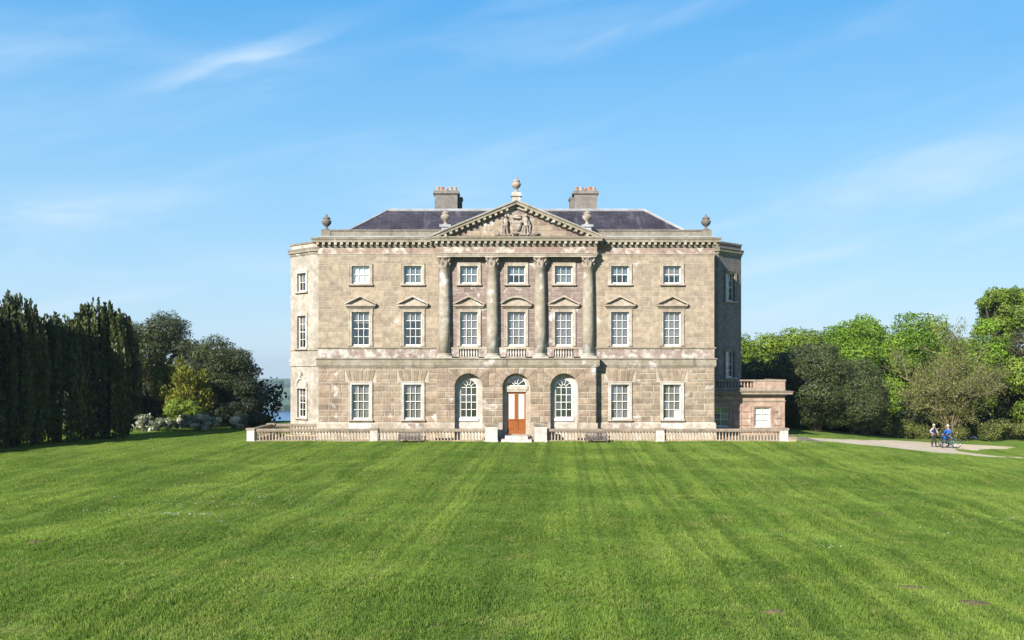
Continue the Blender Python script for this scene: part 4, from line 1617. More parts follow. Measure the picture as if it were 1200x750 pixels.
bL = thing('terrace_balustrade', 'cream stone balustrade running from the door steps towards the yew trees', 'balustrade', group='balustrades of the terrace')
bR = thing('terrace_balustrade', 'cream stone balustrade running from the door steps towards the low side wing', 'balustrade', group='balustrades of the terrace')
run(bL, (-16.05, BY), (-8.96, BY), None)
run(bL, (-8.50, BY), (-1.92, BY), None)
run(bL, (-16.30, 3.0), (-16.30, -1.65), None)
run(bL, (-16.0, 3.2), (-12.6, 3.2), None)
for x, y in ((-16.28, BY), (-8.73, BY), (-16.28, 3.2)):
    pier(bL, x, y, 0.23, 0.87)
run(bR, (1.88, BY), (8.53, BY), None)
run(bR, (9.06, BY), (16.1, BY), None)
for x, y in ((8.80, BY), (16.38, BY)):
    pier(bR, x, y, 0.25, 0.87)
q = MB()
q.box(16.66, 17.15, BY - 0.25, BY + 0.3, -0.4, 0.42)
q.box(16.64, 17.20, BY - 0.29, BY + 0.34, 0.42, 0.48)
q.build('end_block', M['baluster'], bR)
for par, x in ((bL, -1.53), (bR, 1.49)):
    q = MB()
    q.box(-0.37, 0.37, -0.37, 0.37, -0.45, 1.03)
    q.box(-0.40, 0.40, -0.40, 0.40, -0.45, 0.16)
    p = q.build('door_pier', M['painted'], par, (x, BY, BZ))
    q = MB()
    q.box(-0.45, 0.45, -0.45, 0.45, 1.03, 1.16)
    q.lathe([(0.40, 1.16), (0.36, 1.20), (0.20, 1.23), (0.0, 1.25)], seg=16)
    q.build('cap', M['rail'], p)
st = thing('entrance_steps', 'pale stone steps up to the varnished front door', 'steps', (0, -1.8, 0))
MB().box(-0.93, 0.93, -0.75, 1.2, -0.3, 0.36).build('step', M['painted'], st)
MB().box(-0.70, 0.70, -0.30, 1.15, 0.36, 0.555).build('step', M['painted'], st)


def bench(label, x, y):
    b = thing('garden_bench', label, 'bench', (x, y, gz(x, y)), 0, 'benches before the terrace')
    for s in (-1, 1):
        for yy, h in ((-0.26, 0.40), (0.22, 0.82)):
            MB().box(s * 0.62 - 0.03, s * 0.62 + 0.03, yy - 0.03, yy + 0.03, -0.03, h).build('leg', M['teak'], b)
        MB().box(s * 0.62 - 0.035, s * 0.62 + 0.035, -0.30, 0.19, 0.60, 0.64).build('armrest', M['teak'], b)
        MB().box(s * 0.62 - 0.025, s * 0.62 + 0.025, -0.285, -0.235, 0.40, 0.60).build('arm_post', M['teak'], b)
    for k in range(5):
        MB().box(-0.66, 0.66, -0.30 + 0.10 * k, -0.22 + 0.10 * k, 0.40, 0.43).build('seat_slat', M['teak'], b)
    MB().box(-0.59, 0.59, 0.20, 0.24, 0.76, 0.83).build('top_rail', M['teak'], b)
    MB().box(-0.59, 0.59, 0.20, 0.24, 0.47, 0.53).build('lower_rail', M['teak'], b)
    for k in range(13):
        xx = -0.54 + 1.08 * k / 12
        MB().box(xx - 0.025, xx + 0.025, 0.21, 0.23, 0.53, 0.76).build('back_slat', M['teak'], b)
    MB().box(-0.59, 0.59, -0.27, -0.24, 0.31, 0.39).build('apron', M['teak'], b)
    b.scale = (1, 1, 0.82)


bench('weathered slatted garden bench by the balustrade, on the yew trees side of the door', -6.50, -2.62)
bench('weathered slatted garden bench by the balustrade, on the side wing side of the door', 4.85, -2.62)

# ------------------------------------------------------------------ vegetation


def unit(v):
    return v / np.maximum(np.linalg.norm(v, axis=1, keepdims=True), 1e-9)


def leaf_mesh(name, P, Nn, L, Wd, tint, mat, axis_=None, bend=0.0):
    """one rhombic leaf (or spray) per point: P position, Nn facing, L length, Wd width"""
    n = len(P)
    rnd = unit(rng.normal(size=(n, 3)))
    if axis_ is None:
        A = unit(np.cross(Nn, rnd))
    else:
        A = unit(axis_)
        Nn = unit(np.cross(A, rnd))
    B = unit(np.cross(Nn, A))
    L, Wd = np.broadcast_to(L, n)[:, None], np.broadcast_to(Wd, n)[:, None]
    v = np.empty((n, 4, 3))
    v[:, 0] = P - A * L * 0.5
    v[:, 1] = P + B * Wd * 0.5 + A * L * 0.06
    v[:, 2] = P + A * L * 0.5
    v[:, 3] = P - B * Wd * 0.5 + A * L * 0.06
    q = np.arange(n * 4).reshape(n, 4)
    return np_mesh(name, v.reshape(-1, 3), q, mat, np.repeat(np.clip(tint, 0, 1), 4))


def lobes_points(lobes, n, thick=0.22, keep_in=0.62):
    """points in the outer skin of a union of ellipsoids: returns position, outward normal, lobe index, depth"""
    lob = np.array(lobes, float)
    area = (lob[:, 3] * lob[:, 4] + lob[:, 3] * lob[:, 5] + lob[:, 4] * lob[:, 5])
    idx = rng.choice(len(lob), size=int(n * 1.9), p=area / area.sum())
    u = unit(rng.normal(size=(len(idx), 3)))
    wob = 1 + 0.13 * np.sin(u[:, 0] * 7 + idx) * np.sin(u[:, 1] * 6 + idx * 2.1) + 0.10 * np.sin(u[:, 2] * 11 + idx * 1.3)
    r = wob * (1 - np.abs(rng.normal(0, thick, len(idx))))
    P = lob[idx, :3] + u * lob[idx, 3:6] * r[:, None]
    ok = np.ones(len(idx), bool)
    for k in range(len(lob)):
        d = np.linalg.norm((P - lob[k, :3]) / lob[k, 3:6], axis=1)
        ok &= (d > keep_in) | (idx == k)
    ok &= P[:, 2] > 0.03
    P, u, idx, r = P[ok][:n], u[ok][:n], idx[ok][:n], r[ok][:n]
    return P, unit(u / lob[idx, 3:6]), idx, r


def branches(mb, lobes, base_r, fork, spread=0.3, seg=7, top=None):
    """trunk up to the fork, then a limb to every lobe"""
    z_top = fork
    mb.tube([(0, 0, -0.3), (0.03, 0.02, fork * 0.5), (0, 0.05, z_top)], [base_r * 1.25, base_r, base_r * 0.8], 9)
    for i, l in enumerate(lobes):
        c = Vector(l[:3])
        s0 = Vector((0, 0.05, z_top * (0.75 + 0.25 * random.random())))
        mid = s0.lerp(c, 0.5) + Vector((random.uniform(-1, 1), random.uniform(-1, 1), random.uniform(0, 1))) * spread
        rr_ = base_r * random.uniform(0.28, 0.5)
        mb.tube([s0, mid, c, c + (c - mid) * 0.08], [rr_ * 1.3, rr_, rr_ * 0.55, rr_ * 0.15], seg)


def random_lobes(n, rx, ry, z0, z1, size, seed, hollow=0.55, shape=1.0, cx=0, cy=0):
    """lobe centres spread over a dome"""
    r = random.Random(seed)
    out = []
    tries = 0
    while len(out) < n and tries < 4000:
        tries += 1
        u = Vector((r.gauss(0, 1), r.gauss(0, 1), r.gauss(0, 1))).normalized()
        t = r.uniform(hollow, 1.0)
        zc, hz = (z0 + z1) / 2, (z1 - z0) / 2
        p = (cx + u.x * rx * t, cy + u.y * ry * t, zc + u.z * hz * t)
        s = size * r.uniform(0.7, 1.3)
        if all((p[0] - o[0]) ** 2 + (p[1] - o[1]) ** 2 + (p[2] - o[2]) ** 2 > (0.5 * size) ** 2 for o in out):
            out.append((*p, s, s, s * r.uniform(0.65, 0.95) * shape))
    return out


def tree(name, label, cat, loc, lobes, n, leaf, mat, bark='bark', trunk_r=0.25, fork=1.5, thick=0.22, asp=0.6, group=None, droop=0.0, limbs=True, up=0.0, rotz=0, keep_in=0.62, jitter=0.5):
    root = thing(name, label, cat, (loc[0], loc[1], gz(loc[0], loc[1])), rotz, group)
    b = MB()
    if limbs:
        branches(b, lobes, trunk_r, fork)
    else:
        b.tube([(0, 0, -0.3), (0.02, 0, fork)], [trunk_r * 1.2, trunk_r * 0.6], 8)
    b.build('trunk', M[bark], root, smooth=True)
    P, Nn, idx, r = lobes_points(lobes, n, thick, keep_in)
    ln = np.clip(rng.normal(leaf, leaf * 0.3, len(P)), leaf * 0.4, leaf * 2)
    lt = rng.random(len(lobes))
    tint = 0.45 * lt[idx] + 0.35 * rng.random(len(P)) + 0.2 * rng.random(len(P)) ** 4 + 0.08
    face = unit(Nn + rng.normal(0, jitter, Nn.shape))
    ax = None
    if up:
        ax = unit(Nn * (1 - up) + np.array([0, 0, 1.0]) * up + rng.normal(0, 0.28, Nn.shape))
    obj('crown', leaf_mesh('crown', P, face, ln, ln * asp, tint, M[mat], ax), root)
    return root


# Irish yews: bundles of upright plumes
def yew_meshes(seed, h=8.7, rad=1.75):
    r = random.Random(seed)
    plumes = []
    for k in range(120):
        a = r.uniform(0, 2 * math.pi)
        q = math.sqrt(r.random())
        rr_ = rad * q
        zt = h * (1.0 - 0.17 * q ** 2) * r.uniform(0.90, 1.02) if q < 0.93 else h * r.uniform(0.45, 0.82)
        lean = 0.18
        plumes.append((rr_ * math.cos(a) * (1 - lean * 0.5), rr_ * math.sin(a) * (1 - lean * 0.5), zt, a, rr_, r.uniform(0.12, 0.24)))
    Ps, Ax, Ti = [], [], []
    for (x, y, zt, a, rr_, w) in plumes:
        q = rr_ / rad
        n = int(230 if q > 0.55 else 120)
        t = rng.random(n) ** 0.8
        z0 = 0.12 if q > 0.72 else zt * 0.45
        z = z0 + (zt - z0) * t
        wid = w * (1 - t ** 5) * (0.75 + 0.3 * np.sin(t * 9 + x * 5)) + 0.03
        ang = rng.random(n) * 2 * np.pi
        ro = wid * (0.65 + 0.35 * rng.random(n))
        swell = 1 + 0.14 * np.sin(np.pi * np.clip(z / h, 0, 1))
        base_ = np.clip(0.72 + 0.45 * z / (0.35 * h), 0.72, 1.0)
        Ps.append(np.stack([x * swell * base_ + ro * np.cos(ang), y * swell * base_ + ro * np.sin(ang), z], 1))
        Ax.append(np.stack([0.35 * np.cos(ang), 0.35 * np.sin(ang), np.ones(n)], 1) + rng.normal(0, 0.18, (n, 3)))
        Ti.append(0.22 + 0.45 * rng.random(n) + r.uniform(-0.2, 0.3))
    P, A, T = np.concatenate(Ps), np.concatenate(Ax), np.concatenate(Ti)
    ln = rng.uniform(0.14, 0.34, len(P))
    return leaf_mesh('crown', P, A, ln, ln * 0.42, T, M['yew'], A)


yb_ = MB()
for k in range(5):
    a = k * 1.3
    yb_.tube([(0.1 * math.cos(a), 0.1 * math.sin(a), -0.2), (0.22 * math.cos(a), 0.22 * math.sin(a), 1.2), (0.5 * math.cos(a), 0.5 * math.sin(a), 5.5)], [0.16, 0.13, 0.04], 7)
ytr = yb_.mesh('trunk', M['red_bark'], True)
yv = [yew_meshes(s) for s in (3, 8, 21)]
d_ = (math.sin(R(25)), math.cos(R(25)))
YEWS = []
for k in range(-2, 3):
    YEWS.append((-29.4 + d_[0] * 3.5 * k, -5.2 + d_[1] * 3.5 * k, 0))
YEWS.append((-30.1, 10.6, 1))
for i, (x, y, rw) in enumerate(YEWS):
    jx, jy = random.uniform(-0.3, 0.3), random.uniform(-0.3, 0.3)
    if rw == 0:
        lab = ('%s dark upright yew of the row, counted from the silvery shrub' % ('fifth', 'fourth', 'third', 'second', 'first')[i])
    else:
        lab = 'dark upright yew tree standing apart behind the end of the yew row'
    root = thing('yew_tree', lab, 'tree', (x + jx, y + jy, gz(x, y)), random.uniform(0, 6.28), 'dark yew trees')
    s = (0.98, 1.0, 1.03, 0.92, 1.04, 1.0)[i]
    root.rotation_euler = (random.uniform(-0.03, 0.03), random.uniform(-0.03, 0.03), random.uniform(0, 6.28))
    root.scale = (random.uniform(1.08, 1.2), random.uniform(1.08, 1.2), s)
    obj('trunk', ytr, root)
    obj('crown', yv[i % 3], root)

# trees and shrubs by the water side of the house
L1 = random_lobes(20, 3.2, 3.0, 3.0, 8.3, 1.45, 5)
tree('evergreen_tree', 'tall dull green evergreen tree rising behind the yew row', 'tree', (-30.2, 21.0), L1 + random_lobes(8, 3.0, 2.8, 0.8, 4.0, 1.4, 55), 50000, 0.145, 'cypress', trunk_r=0.4, fork=2.5)
L2 = random_lobes(22, 3.2, 2.8, 1.6, 6.4, 1.30, 6) + random_lobes(12, 3.5, 2.6, 0.4, 3.4, 1.2, 66)
tree('cypress_tree', 'broad grey-green cypress with layered sprays behind the golden conifer', 'tree', (-24.4, 20.0), L2, 60000, 0.14, 'cypress', trunk_r=0.45, fork=1.8)
L3 = random_lobes(12, 0.95, 1.2, 0.9, 4.1, 0.9, 7) + [(0, 0, 2.2, 1.0, 1.1, 1.8)] + random_lobes(7, 0.9, 1.0, 0.3, 1.6, 0.7, 77)
tree('holly_tree', 'small dark round evergreen next to the view of the lough', 'tree', (-21.9, 17.5), L3, 18000, 0.13, 'dark_leaf', trunk_r=0.16, fork=1.2)
L4 = [(0, 0, 2.3, 1.7, 1.6, 2.1), (-0.9, -0.5, 1.7, 1.2, 1.1, 1.7), (1.0, -0.4, 1.8, 1.25, 1.2, 1.7), (0.3, -0.6, 3.1, 1.1, 1.0, 1.6), (-0.5, 0.2, 3.3, 0.9, 0.9, 1.5), (1.4, 0.3, 1.4, 1.1, 1.0, 1.4), (-1.5, 0, 1.2, 1.0, 1.0, 1.3)]
L4 += random_lobes(26, 2.2, 1.8, 0.8, 5.0, 0.55, 17, 0.8, 1.7)
tree('golden_conifer', 'golden yellow-green conifer standing before the grey-green cypress', 'tree', (-25.3, 13.2), L4, 20000, 0.20, 'gold', trunk_r=0.2, fork=1.0, asp=0.4, up=0.55, limbs=False)
L5 = random_lobes(14, 1.15, 0.9, 0.6, 2.1, 0.58, 8, 0.4)
tree('green_bush', 'bright fresh green bush under the golden conifer', 'bush', (-24.7, 10.6), L5, 9500, 0.12, 'lime2', trunk_r=0.08, fork=0.5)
for k, (x, y, rx, ry, h, lab) in enumerate(((-26.0, 7.9, 1.75, 1.1, 1.25, 'low silvery flowering shrub next to the last yew'), (-22.7, 8.4, 2.0, 1.1, 1.30, 'long silvery flowering shrub below the golden conifer'),
                                     (-20.2, 10.2, 0.8, 0.8, 1.25, 'small silvery flowering shrub nearest the terrace balustrade'))):
    Ls = random_lobes(int(24 * rx), rx * 0.95, ry * 0.8, 0.05, h * 0.92, 0.27, 31 + k, 0.2)
    tree('flowering_shrub', lab, 'shrub', (x, y), Ls, int(9000 * rx), 0.085, 'silver', trunk_r=0.05, fork=0.3, thick=0.45, jitter=0.9)
for k, (x, y, rx, lab) in enumerate(((-28.2, 12.5, 1.6, 'dark evergreen bush between the yews and the golden conifer'), (-22.0, 14.0, 1.7, 'dark evergreen bush at the foot of the cypress'), (-19.2, 11.0, 0.8, 'small dark clipped bush next to the terrace corner'))):
    Ls = random_lobes(10, rx, rx * 0.8, 0.3, 2.2 if k < 2 else 1.0, 0.7 if k < 2 else 0.4, 41 + k, 0.3)
    tree('evergreen_bush', lab, 'bush', (x, y), Ls, 6000, 0.14, 'dark_leaf', trunk_r=0.06, fork=0.4)

# trees beyond the gravel sweep
O1 = random_lobes(46, 5.3, 4.4, 0.6, 6.4, 1.25, 9, 0.78) + [(0, 0, 3.2, 4.6, 3.8, 3.0), (-4.9, 0.3, 2.6, 2.0, 1.8, 2.2), (2.9, -0.6, 3.3, 2.7, 2.6, 2.7), (4.2, -0.2, 2.0, 1.9, 2.0, 1.9)]
tree('holm_oak', 'broad round grey-green holm oak behind the low side wing', 'tree', (24.2, 17.5), O1, 105000, 0.13, 'oak', trunk_r=0.5, fork=1.6, thick=0.12)
green = [((22.0, 31.0), 5.0, 6.2, 'lime2', 'sparse young green tree beyond the low side wing', 'young tree'), ((24.8, 33.5), 4.6, 7.6, 'lime', 'fresh green tree between the young tree and the yellow-green tree', 'tree'), ((30.3, 34.0), 4.8, 9.4, 'lime', 'fresh green tree standing far behind the holm oak crown', 'tree'), ((35.6, 34.5), 4.8, 10.0, 'lime', 'fresh green tree between two bright green crowns', 'tree'), ((27.5, 32.0), 5.2, 8.8, 'lime2', 'yellow-green tree behind the round holm oak', 'tree'),
         ((33.0, 30.0), 5.0, 9.9, 'lime', 'bright green leafy tree behind the round holm oak', 'tree'), ((38.2, 32.0), 5.0, 9.7, 'lime', 'bright green tree between the holm oak and the twiggy tree', 'tree'),
         ((41.2, 34.0), 4.6, 9.9, 'lime2', 'yellow-green tree rising between two bright green trees', 'tree'), ((43.5, 29.0), 5.0, 9.8, 'lime', 'bright green tree standing behind the twiggy tree', 'tree')]
for k, ((x, y), rx, h, mt, lab, cat) in enumerate(green):
    h2 = h + 1.4 + 0.08 * max(0, y - 22)
    Lg = random_lobes(36, rx * 1.0, rx * 0.7, 1.6, h2 - 1.0, 1.5, 60 + k, 0.35)
    tree('leafy_tree', lab, 'tree', (x, y), Lg + random_lobes(10, rx * 0.9, rx * 0.7, 0.8, 4.5, 1.4, 160 + k, 0.4), 48000, 0.18, mt, trunk_r=0.28, fork=2.2, thick=0.28, asp=0.75)
EV = random_lobes(22, 3.4, 3.0, 1.5, 9.2, 1.35, 71, 0.55)
tree('pine_tree', 'dark brown-green pine at the end of the grove', 'tree', (46.5, 24.5), EV + random_lobes(8, 3.4, 3, 0.5, 4, 1.3, 72), 30000, 0.20, 'brown_green', trunk_r=0.4, fork=3.0)
EV2 = random_lobes(16, 3.6, 3.0, 1.2, 7.0, 1.3, 73, 0.5)
tree('leafy_tree', 'green and olive tree below the dark pine', 'tree', (44.8, 19.0), EV2, 22000, 0.19, 'lime2', trunk_r=0.3, fork=2.0)
TT = random_lobes(22, 3.3, 3.0, 10.0, 16.8, 1.15, 81, 0.5)
tree('tall_tree', 'tall open-crowned tree standing above the rest of the grove', 'tree', (52.2, 44.0), TT, 17000, 0.24, 'lime2', trunk_r=0.4, fork=8.0, thick=0.3)


# twiggy pale-barked tree, hardly in leaf
def twiggy(loc, h, spread_, seed, label):
    root = thing('twiggy_tree', label, 'tree', (loc[0], loc[1], gz(*loc)))
    r = random.Random(seed)
    limb, twig = MB(), MB()
    tips = []

    def grow(p, d, L, rad, lev):
        n = 4
        pts, q, dd = [p], p, d
        for k in range(n):
            dd = (dd + Vector((r.gauss(0, 0.16), r.gauss(0, 0.16), r.gauss(0.06, 0.10)))).normalized()
            q = q + dd * L / n
            pts.append(q)
        rr_ = [rad * (1 - 0.62 * k / n) for k in range(n + 1)]
        (limb if lev < 3 else twig).tube(pts, rr_, 6 if lev < 2 else 4 if lev < 3 else 3, False)
        if lev >= 3:
            tips.extend(pts[1:])
        if lev < 4:
            for k in range(4 if lev < 3 else 5):
                t = r.uniform(0.12, 1.0)
                i = min(int(t * n), n - 1)
                b = pts[i].lerp(pts[i + 1], t * n - i)
                side = Vector((r.gauss(0, 1), r.gauss(0, 1), r.gauss(0.1, 0.6))).normalized()
                grow(b, (dd * 0.75 + side * 0.75).normalized(), L * r.uniform(0.52, 0.72), max(rad * 0.48, 0.008), lev + 1)

    for k in range(11):
        a = 2 * math.pi * k / 11 + r.uniform(-0.3, 0.3)
        o = r.uniform(0.25, 1.0) * spread_
        grow(Vector((0.25 * math.cos(a), 0.25 * math.sin(a), 0)), Vector((o * math.cos(a), o * math.sin(a), 1.0)).normalized(), h * r.uniform(0.30, 0.50), 0.13, 0)
    limb.build('trunk', M['pale_bark'], root, smooth=True)
    twig.build('twig', M['pale_bark'], root)
    T = np.array([tuple(t) for t in tips])
    T = T[T[:, 2] > 0.2]
    P = T[rng.integers(0, len(T), 34000)] + rng.normal(0, 0.20, (34000, 3))
    ln = rng.uniform(0.08, 0.19, len(P))
    obj('crown', leaf_mesh('crown', P, unit(rng.normal(size=P.shape)), ln, ln * 0.6, rng.random(len(P)), M['olive']), root)
    return root


twiggy((36.6, 20.0), 10.2, 0.42, 4, 'twiggy pale-branched tree hardly in leaf behind the two cyclists')
# low growth under the trees
Lu = []
rr = random.Random(90)
for k in range(70):
    x = rr.uniform(28.5, 50)
    Lu.append((x - 38, rr.uniform(-1.2, 2.5) + (21.5 if x < 36 else 19.5) - 20, rr.uniform(0.2, 1.3), rr.uniform(0.5, 1.1), rr.uniform(0.5, 0.9), rr.uniform(0.35, 0.8)))
P, Nn, idx, r_ = lobes_points(Lu, 26000, 0.25)
P[:, 2] += ground(P[:, 0] + 38, P[:, 1] + 20) - gz(38, 20)
lt = rng.random(len(Lu))
und = obj('undergrowth', leaf_mesh('undergrowth', P, unit(Nn + rng.normal(0, 0.9, Nn.shape)), rng.uniform(0.08, 0.2, len(P)), 0.09, 0.5 * lt[idx] + 0.5 * rng.random(len(P)), M['olive']), None, (38, 20, gz(38, 20)))
und['kind'] = 'stuff'
und['label'] = 'tangled olive undergrowth below the trees beyond the gravel'
und['category'] = 'undergrowth'
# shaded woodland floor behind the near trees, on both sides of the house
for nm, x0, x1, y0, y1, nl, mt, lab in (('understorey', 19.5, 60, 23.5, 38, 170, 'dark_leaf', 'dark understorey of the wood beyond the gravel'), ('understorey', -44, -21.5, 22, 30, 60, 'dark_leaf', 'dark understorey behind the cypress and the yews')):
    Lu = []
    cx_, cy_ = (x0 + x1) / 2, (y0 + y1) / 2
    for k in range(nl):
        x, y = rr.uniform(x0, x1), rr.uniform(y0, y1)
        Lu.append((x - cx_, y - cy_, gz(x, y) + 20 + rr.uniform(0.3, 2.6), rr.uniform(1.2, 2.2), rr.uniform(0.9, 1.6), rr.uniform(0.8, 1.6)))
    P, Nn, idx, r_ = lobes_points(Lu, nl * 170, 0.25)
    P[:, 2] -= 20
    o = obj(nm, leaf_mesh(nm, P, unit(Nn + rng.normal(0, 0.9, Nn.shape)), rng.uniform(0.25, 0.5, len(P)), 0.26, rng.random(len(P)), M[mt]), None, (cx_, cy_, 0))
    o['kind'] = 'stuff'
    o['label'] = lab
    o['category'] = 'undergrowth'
# a wood on the far shore
LP = []
rr = random.Random(91)
for k in range(260):
    x = rr.uniform(-760, 60)
    yy = rr.choice((1360, 1620, 1900, 2040)) + rr.uniform(-18, 18)
    z = float(far_z(x, yy))
    LP.append((x, yy, z + 3 + 70, rr.uniform(7, 14), rr.uniform(6, 10), rr.uniform(4.5, 8)))
P, Nn, idx, r_ = lobes_points(LP, 30000, 0.15, 0.3)
P[:, 2] -= 70
M['far_leaf'] = leafmat('far_foliage', (0.025, 0.045, 0.012), (0.06, 0.09, 0.025), trans=0.05)
fw = obj('far_wood', leaf_mesh('far_wood', P, unit(Nn + rng.normal(0, 0.6, Nn.shape)), 3.6, 2.8, rng.random(len(P)), M['far_leaf']))
fw['kind'] = 'stuff'
fw['label'] = 'hazy belts of trees on the far shore of the lough'
fw['category'] = 'wood'

# ------------------------------------------------------------------ grass, flowers, molehills
dpoly = dp
HILLS = [(7.7, -43.2, 0.28), (8.2, -44.8, 0.26), (4.5, -45.1, 0.20), (11.2, -31.8, 0.24), (-12.5, -37.6, 0.18)]
PS = 0.6
nb = 720
pr = np.random.default_rng(5)
bx, by = pr.uniform(-PS / 2 - 0.05, PS / 2 + 0.05, nb), pr.uniform(-PS / 2 - 0.05, PS / 2 + 0.05, nb)
hh = np.clip(pr.normal(0.052, 0.016, nb), 0.02, 0.12)
aa = pr.uniform(0, 2 * np.pi, nb)
lean = pr.uniform(0.1, 0.75, nb)
la = pr.uniform(0, 2 * np.pi, nb)
wd = pr.uniform(0.0035, 0.0070, nb)
V = np.empty((nb, 4, 3))
dx, dy = np.cos(aa) * wd, np.sin(aa) * wd
lx, ly = np.cos(la) * lean * hh, np.sin(la) * lean * hh
V[:, 0] = np.stack([bx - dx, by - dy, np.full(nb, -0.01)], 1)
V[:, 1] = np.stack([bx + dx, by + dy, np.full(nb, -0.01)], 1)
V[:, 2] = np.stack([bx + dx * 0.7 + lx * 0.4, by + dy * 0.7 + ly * 0.4, hh * 0.6], 1)
V[:, 3] = np.stack([bx + lx, by + ly, hh], 1)
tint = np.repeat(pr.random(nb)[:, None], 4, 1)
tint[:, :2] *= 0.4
patch = bpy.data.objects.new('grass_patch', np_mesh('grass_patch', V.reshape(-1, 3), np.arange(nb * 4).reshape(nb, 4), M['grass'], tint.ravel()))
gxx, gyy = np.meshgrid(np.arange(-44, 50, 0.52), np.arange(-55, 14, 0.52))
px_, py_ = gxx.ravel() + pr.uniform(-0.15, 0.15, gxx.size), gyy.ravel() + pr.uniform(-0.15, 0.15, gxx.size)
dep = py_ + 63.08
ok = np.abs((px_ + 0.27) / dep) < 0.72
ok &= ~inside(px_, py_, dpoly)
ok &= ~((px_ > -16.8) & (px_ < 19.2) & (py_ > -2.25))
ok &= ~((px_ > 16) & (py_ > 9) & (px_ < 29))
for x, y, r in HILLS:
    ok &= (px_ - x) ** 2 + (py_ - y) ** 2 > (r * 0.35) ** 2
px_, py_ = px_[ok], py_[ok]
n_lawn = len(px_)
# unmown fringe along the foot of the balustrade and the edge of the gravel
ex_ = [(q, BY - 0.32 + random.uniform(-0.05, 0.05)) for q in np.arange(-16.6, 17.2, 0.33) if not -2.0 < q < 2.0]
n_fr = len(ex_)
for (q0, r0), (q1, r1) in zip(dp, dp[1:]):
    ex_ += [(q0 + (q1 - q0) * t + random.uniform(-0.2, 0.2), r0 + (r1 - r0) * t + random.uniform(-0.2, 0.2)) for t in (0.0, 0.5) if q0 < 28]
px_ = np.concatenate([px_, [q[0] for q in ex_]])
py_ = np.concatenate([py_, [q[1] for q in ex_]])
gm = bpy.data.meshes.new('grass')
gm.vertices.add(len(px_))
gm.vertices.foreach_set('co', np.stack([px_, py_, ground(px_, py_) + 0.008], 1).astype(np.float32).ravel())
# every tuft patch lies along the slope of the ground under it
tn = pr.uniform(0, 6.28, len(px_))
sx_ = (ground(px_ + 0.3, py_) - ground(px_ - 0.3, py_)) / 0.6
sy_ = (ground(px_, py_ + 0.3) - ground(px_, py_ - 0.3)) / 0.6
nn = unit(np.stack([-sx_, -sy_, np.ones(len(px_))], 1))
nxr, nyr = nn[:, 0] * np.cos(tn) + nn[:, 1] * np.sin(tn), -nn[:, 0] * np.sin(tn) + nn[:, 1] * np.cos(tn)
a = gm.attributes.new('turn', 'FLOAT_VECTOR', 'POINT')
a.data.foreach_set('vector', np.stack([-np.arcsin(nyr), np.arctan2(nxr, nn[:, 2]), tn], 1).astype(np.float32).ravel())
a = gm.attributes.new('size', 'FLOAT', 'POINT')
tall = 0.85 + 0.35 * np.sin(px_ * 1.3 + 0.4 * py_) * np.sin(py_ * 0.9 - px_ * 0.3) + pr.uniform(-0.15, 0.25, len(px_))
tall[n_lawn:n_lawn + n_fr] += 0.7
a.data.foreach_set('value', np.clip(tall + 0.5 * (pr.random(len(px_)) > 0.93), 0.45, 1.9).astype(np.float32))
grass = obj('grass', gm)
grass['kind'] = 'stuff'
grass['label'] = 'short mown green grass of the wide lawn before the house'
grass['category'] = 'grass'
gm.materials.append(M['grass'])
ng = bpy.data.node_groups.new('grass', 'GeometryNodeTree')
ng.interface.new_socket('Geometry', in_out='INPUT', socket_type='NodeSocketGeometry')
ng.interface.new_socket('Geometry', in_out='OUTPUT', socket_type='NodeSocketGeometry')
gn, gl_ = ng.nodes, ng.links
gi, go = gn.new('NodeGroupInput'), gn.new('NodeGroupOutput')
iop = gn.new('GeometryNodeInstanceOnPoints')
oi = gn.new('GeometryNodeObjectInfo')
oi.inputs['Object'].default_value = patch
na = gn.new('GeometryNodeInputNamedAttribute')
na.data_type = 'FLOAT_VECTOR'
na.inputs['Name'].default_value = 'turn'
nb_ = gn.new('GeometryNodeInputNamedAttribute')
nb_.data_type = 'FLOAT'
nb_.inputs['Name'].default_value = 'size'
cs_ = gn.new('ShaderNodeCombineXYZ')
cs_.inputs[0].default_value = 1.0
cs_.inputs[1].default_value = 1.0
gl_.new(nb_.outputs['Attribute'], cs_.inputs[2])
gl_.new(gi.outputs[0], iop.inputs['Points'])
gl_.new(oi.outputs['Geometry'], iop.inputs['Instance'])
gl_.new(na.outputs['Attribute'], iop.inputs['Rotation'])
gl_.new(cs_.outputs[0], iop.inputs['Scale'])
gl_.new(iop.outputs[0], go.inputs[0])
md = grass.modifiers.new('grass', 'NODES')
md.node_group = ng

# daisies and dandelions
M['petal'] = plain('daisy_petals', (0.80, 0.80, 0.76), 0.7, 0.05)
M['yellow'] = plain('dandelion', (0.62, 0.46, 0.03), 0.7, 0.1)


def flowers(name, spots, rad, mat, label):
    mb = MB()
    for x, y in spots:
        z = gz(x, y) + random.uniform(0.085, 0.125)
        tx, ty = random.uniform(-0.3, 0.3), random.uniform(-0.5, 0.1)
        r = rad * random.uniform(0.7, 1.2)
        pts = [(x + r * math.cos(t), y + r * math.sin(t), z + r * (tx * math.cos(t) + ty * math.sin(t)) * 1.0) for t in [2 * math.pi * k / 6 for k in range(6)]]
        mb.add(pts + [(x, y, z + 0.008)], [(k, (k + 1) % 6, 6) for k in range(6)])
    o = mb.build(name, mat)
    o['kind'] = 'stuff'
    o['label'] = label
    o['category'] = 'flowers'


def cluster(cx, cy, sx_, sy_, n):
    return [(random.gauss(cx, sx_), random.gauss(cy, sy_)) for _ in range(n)]


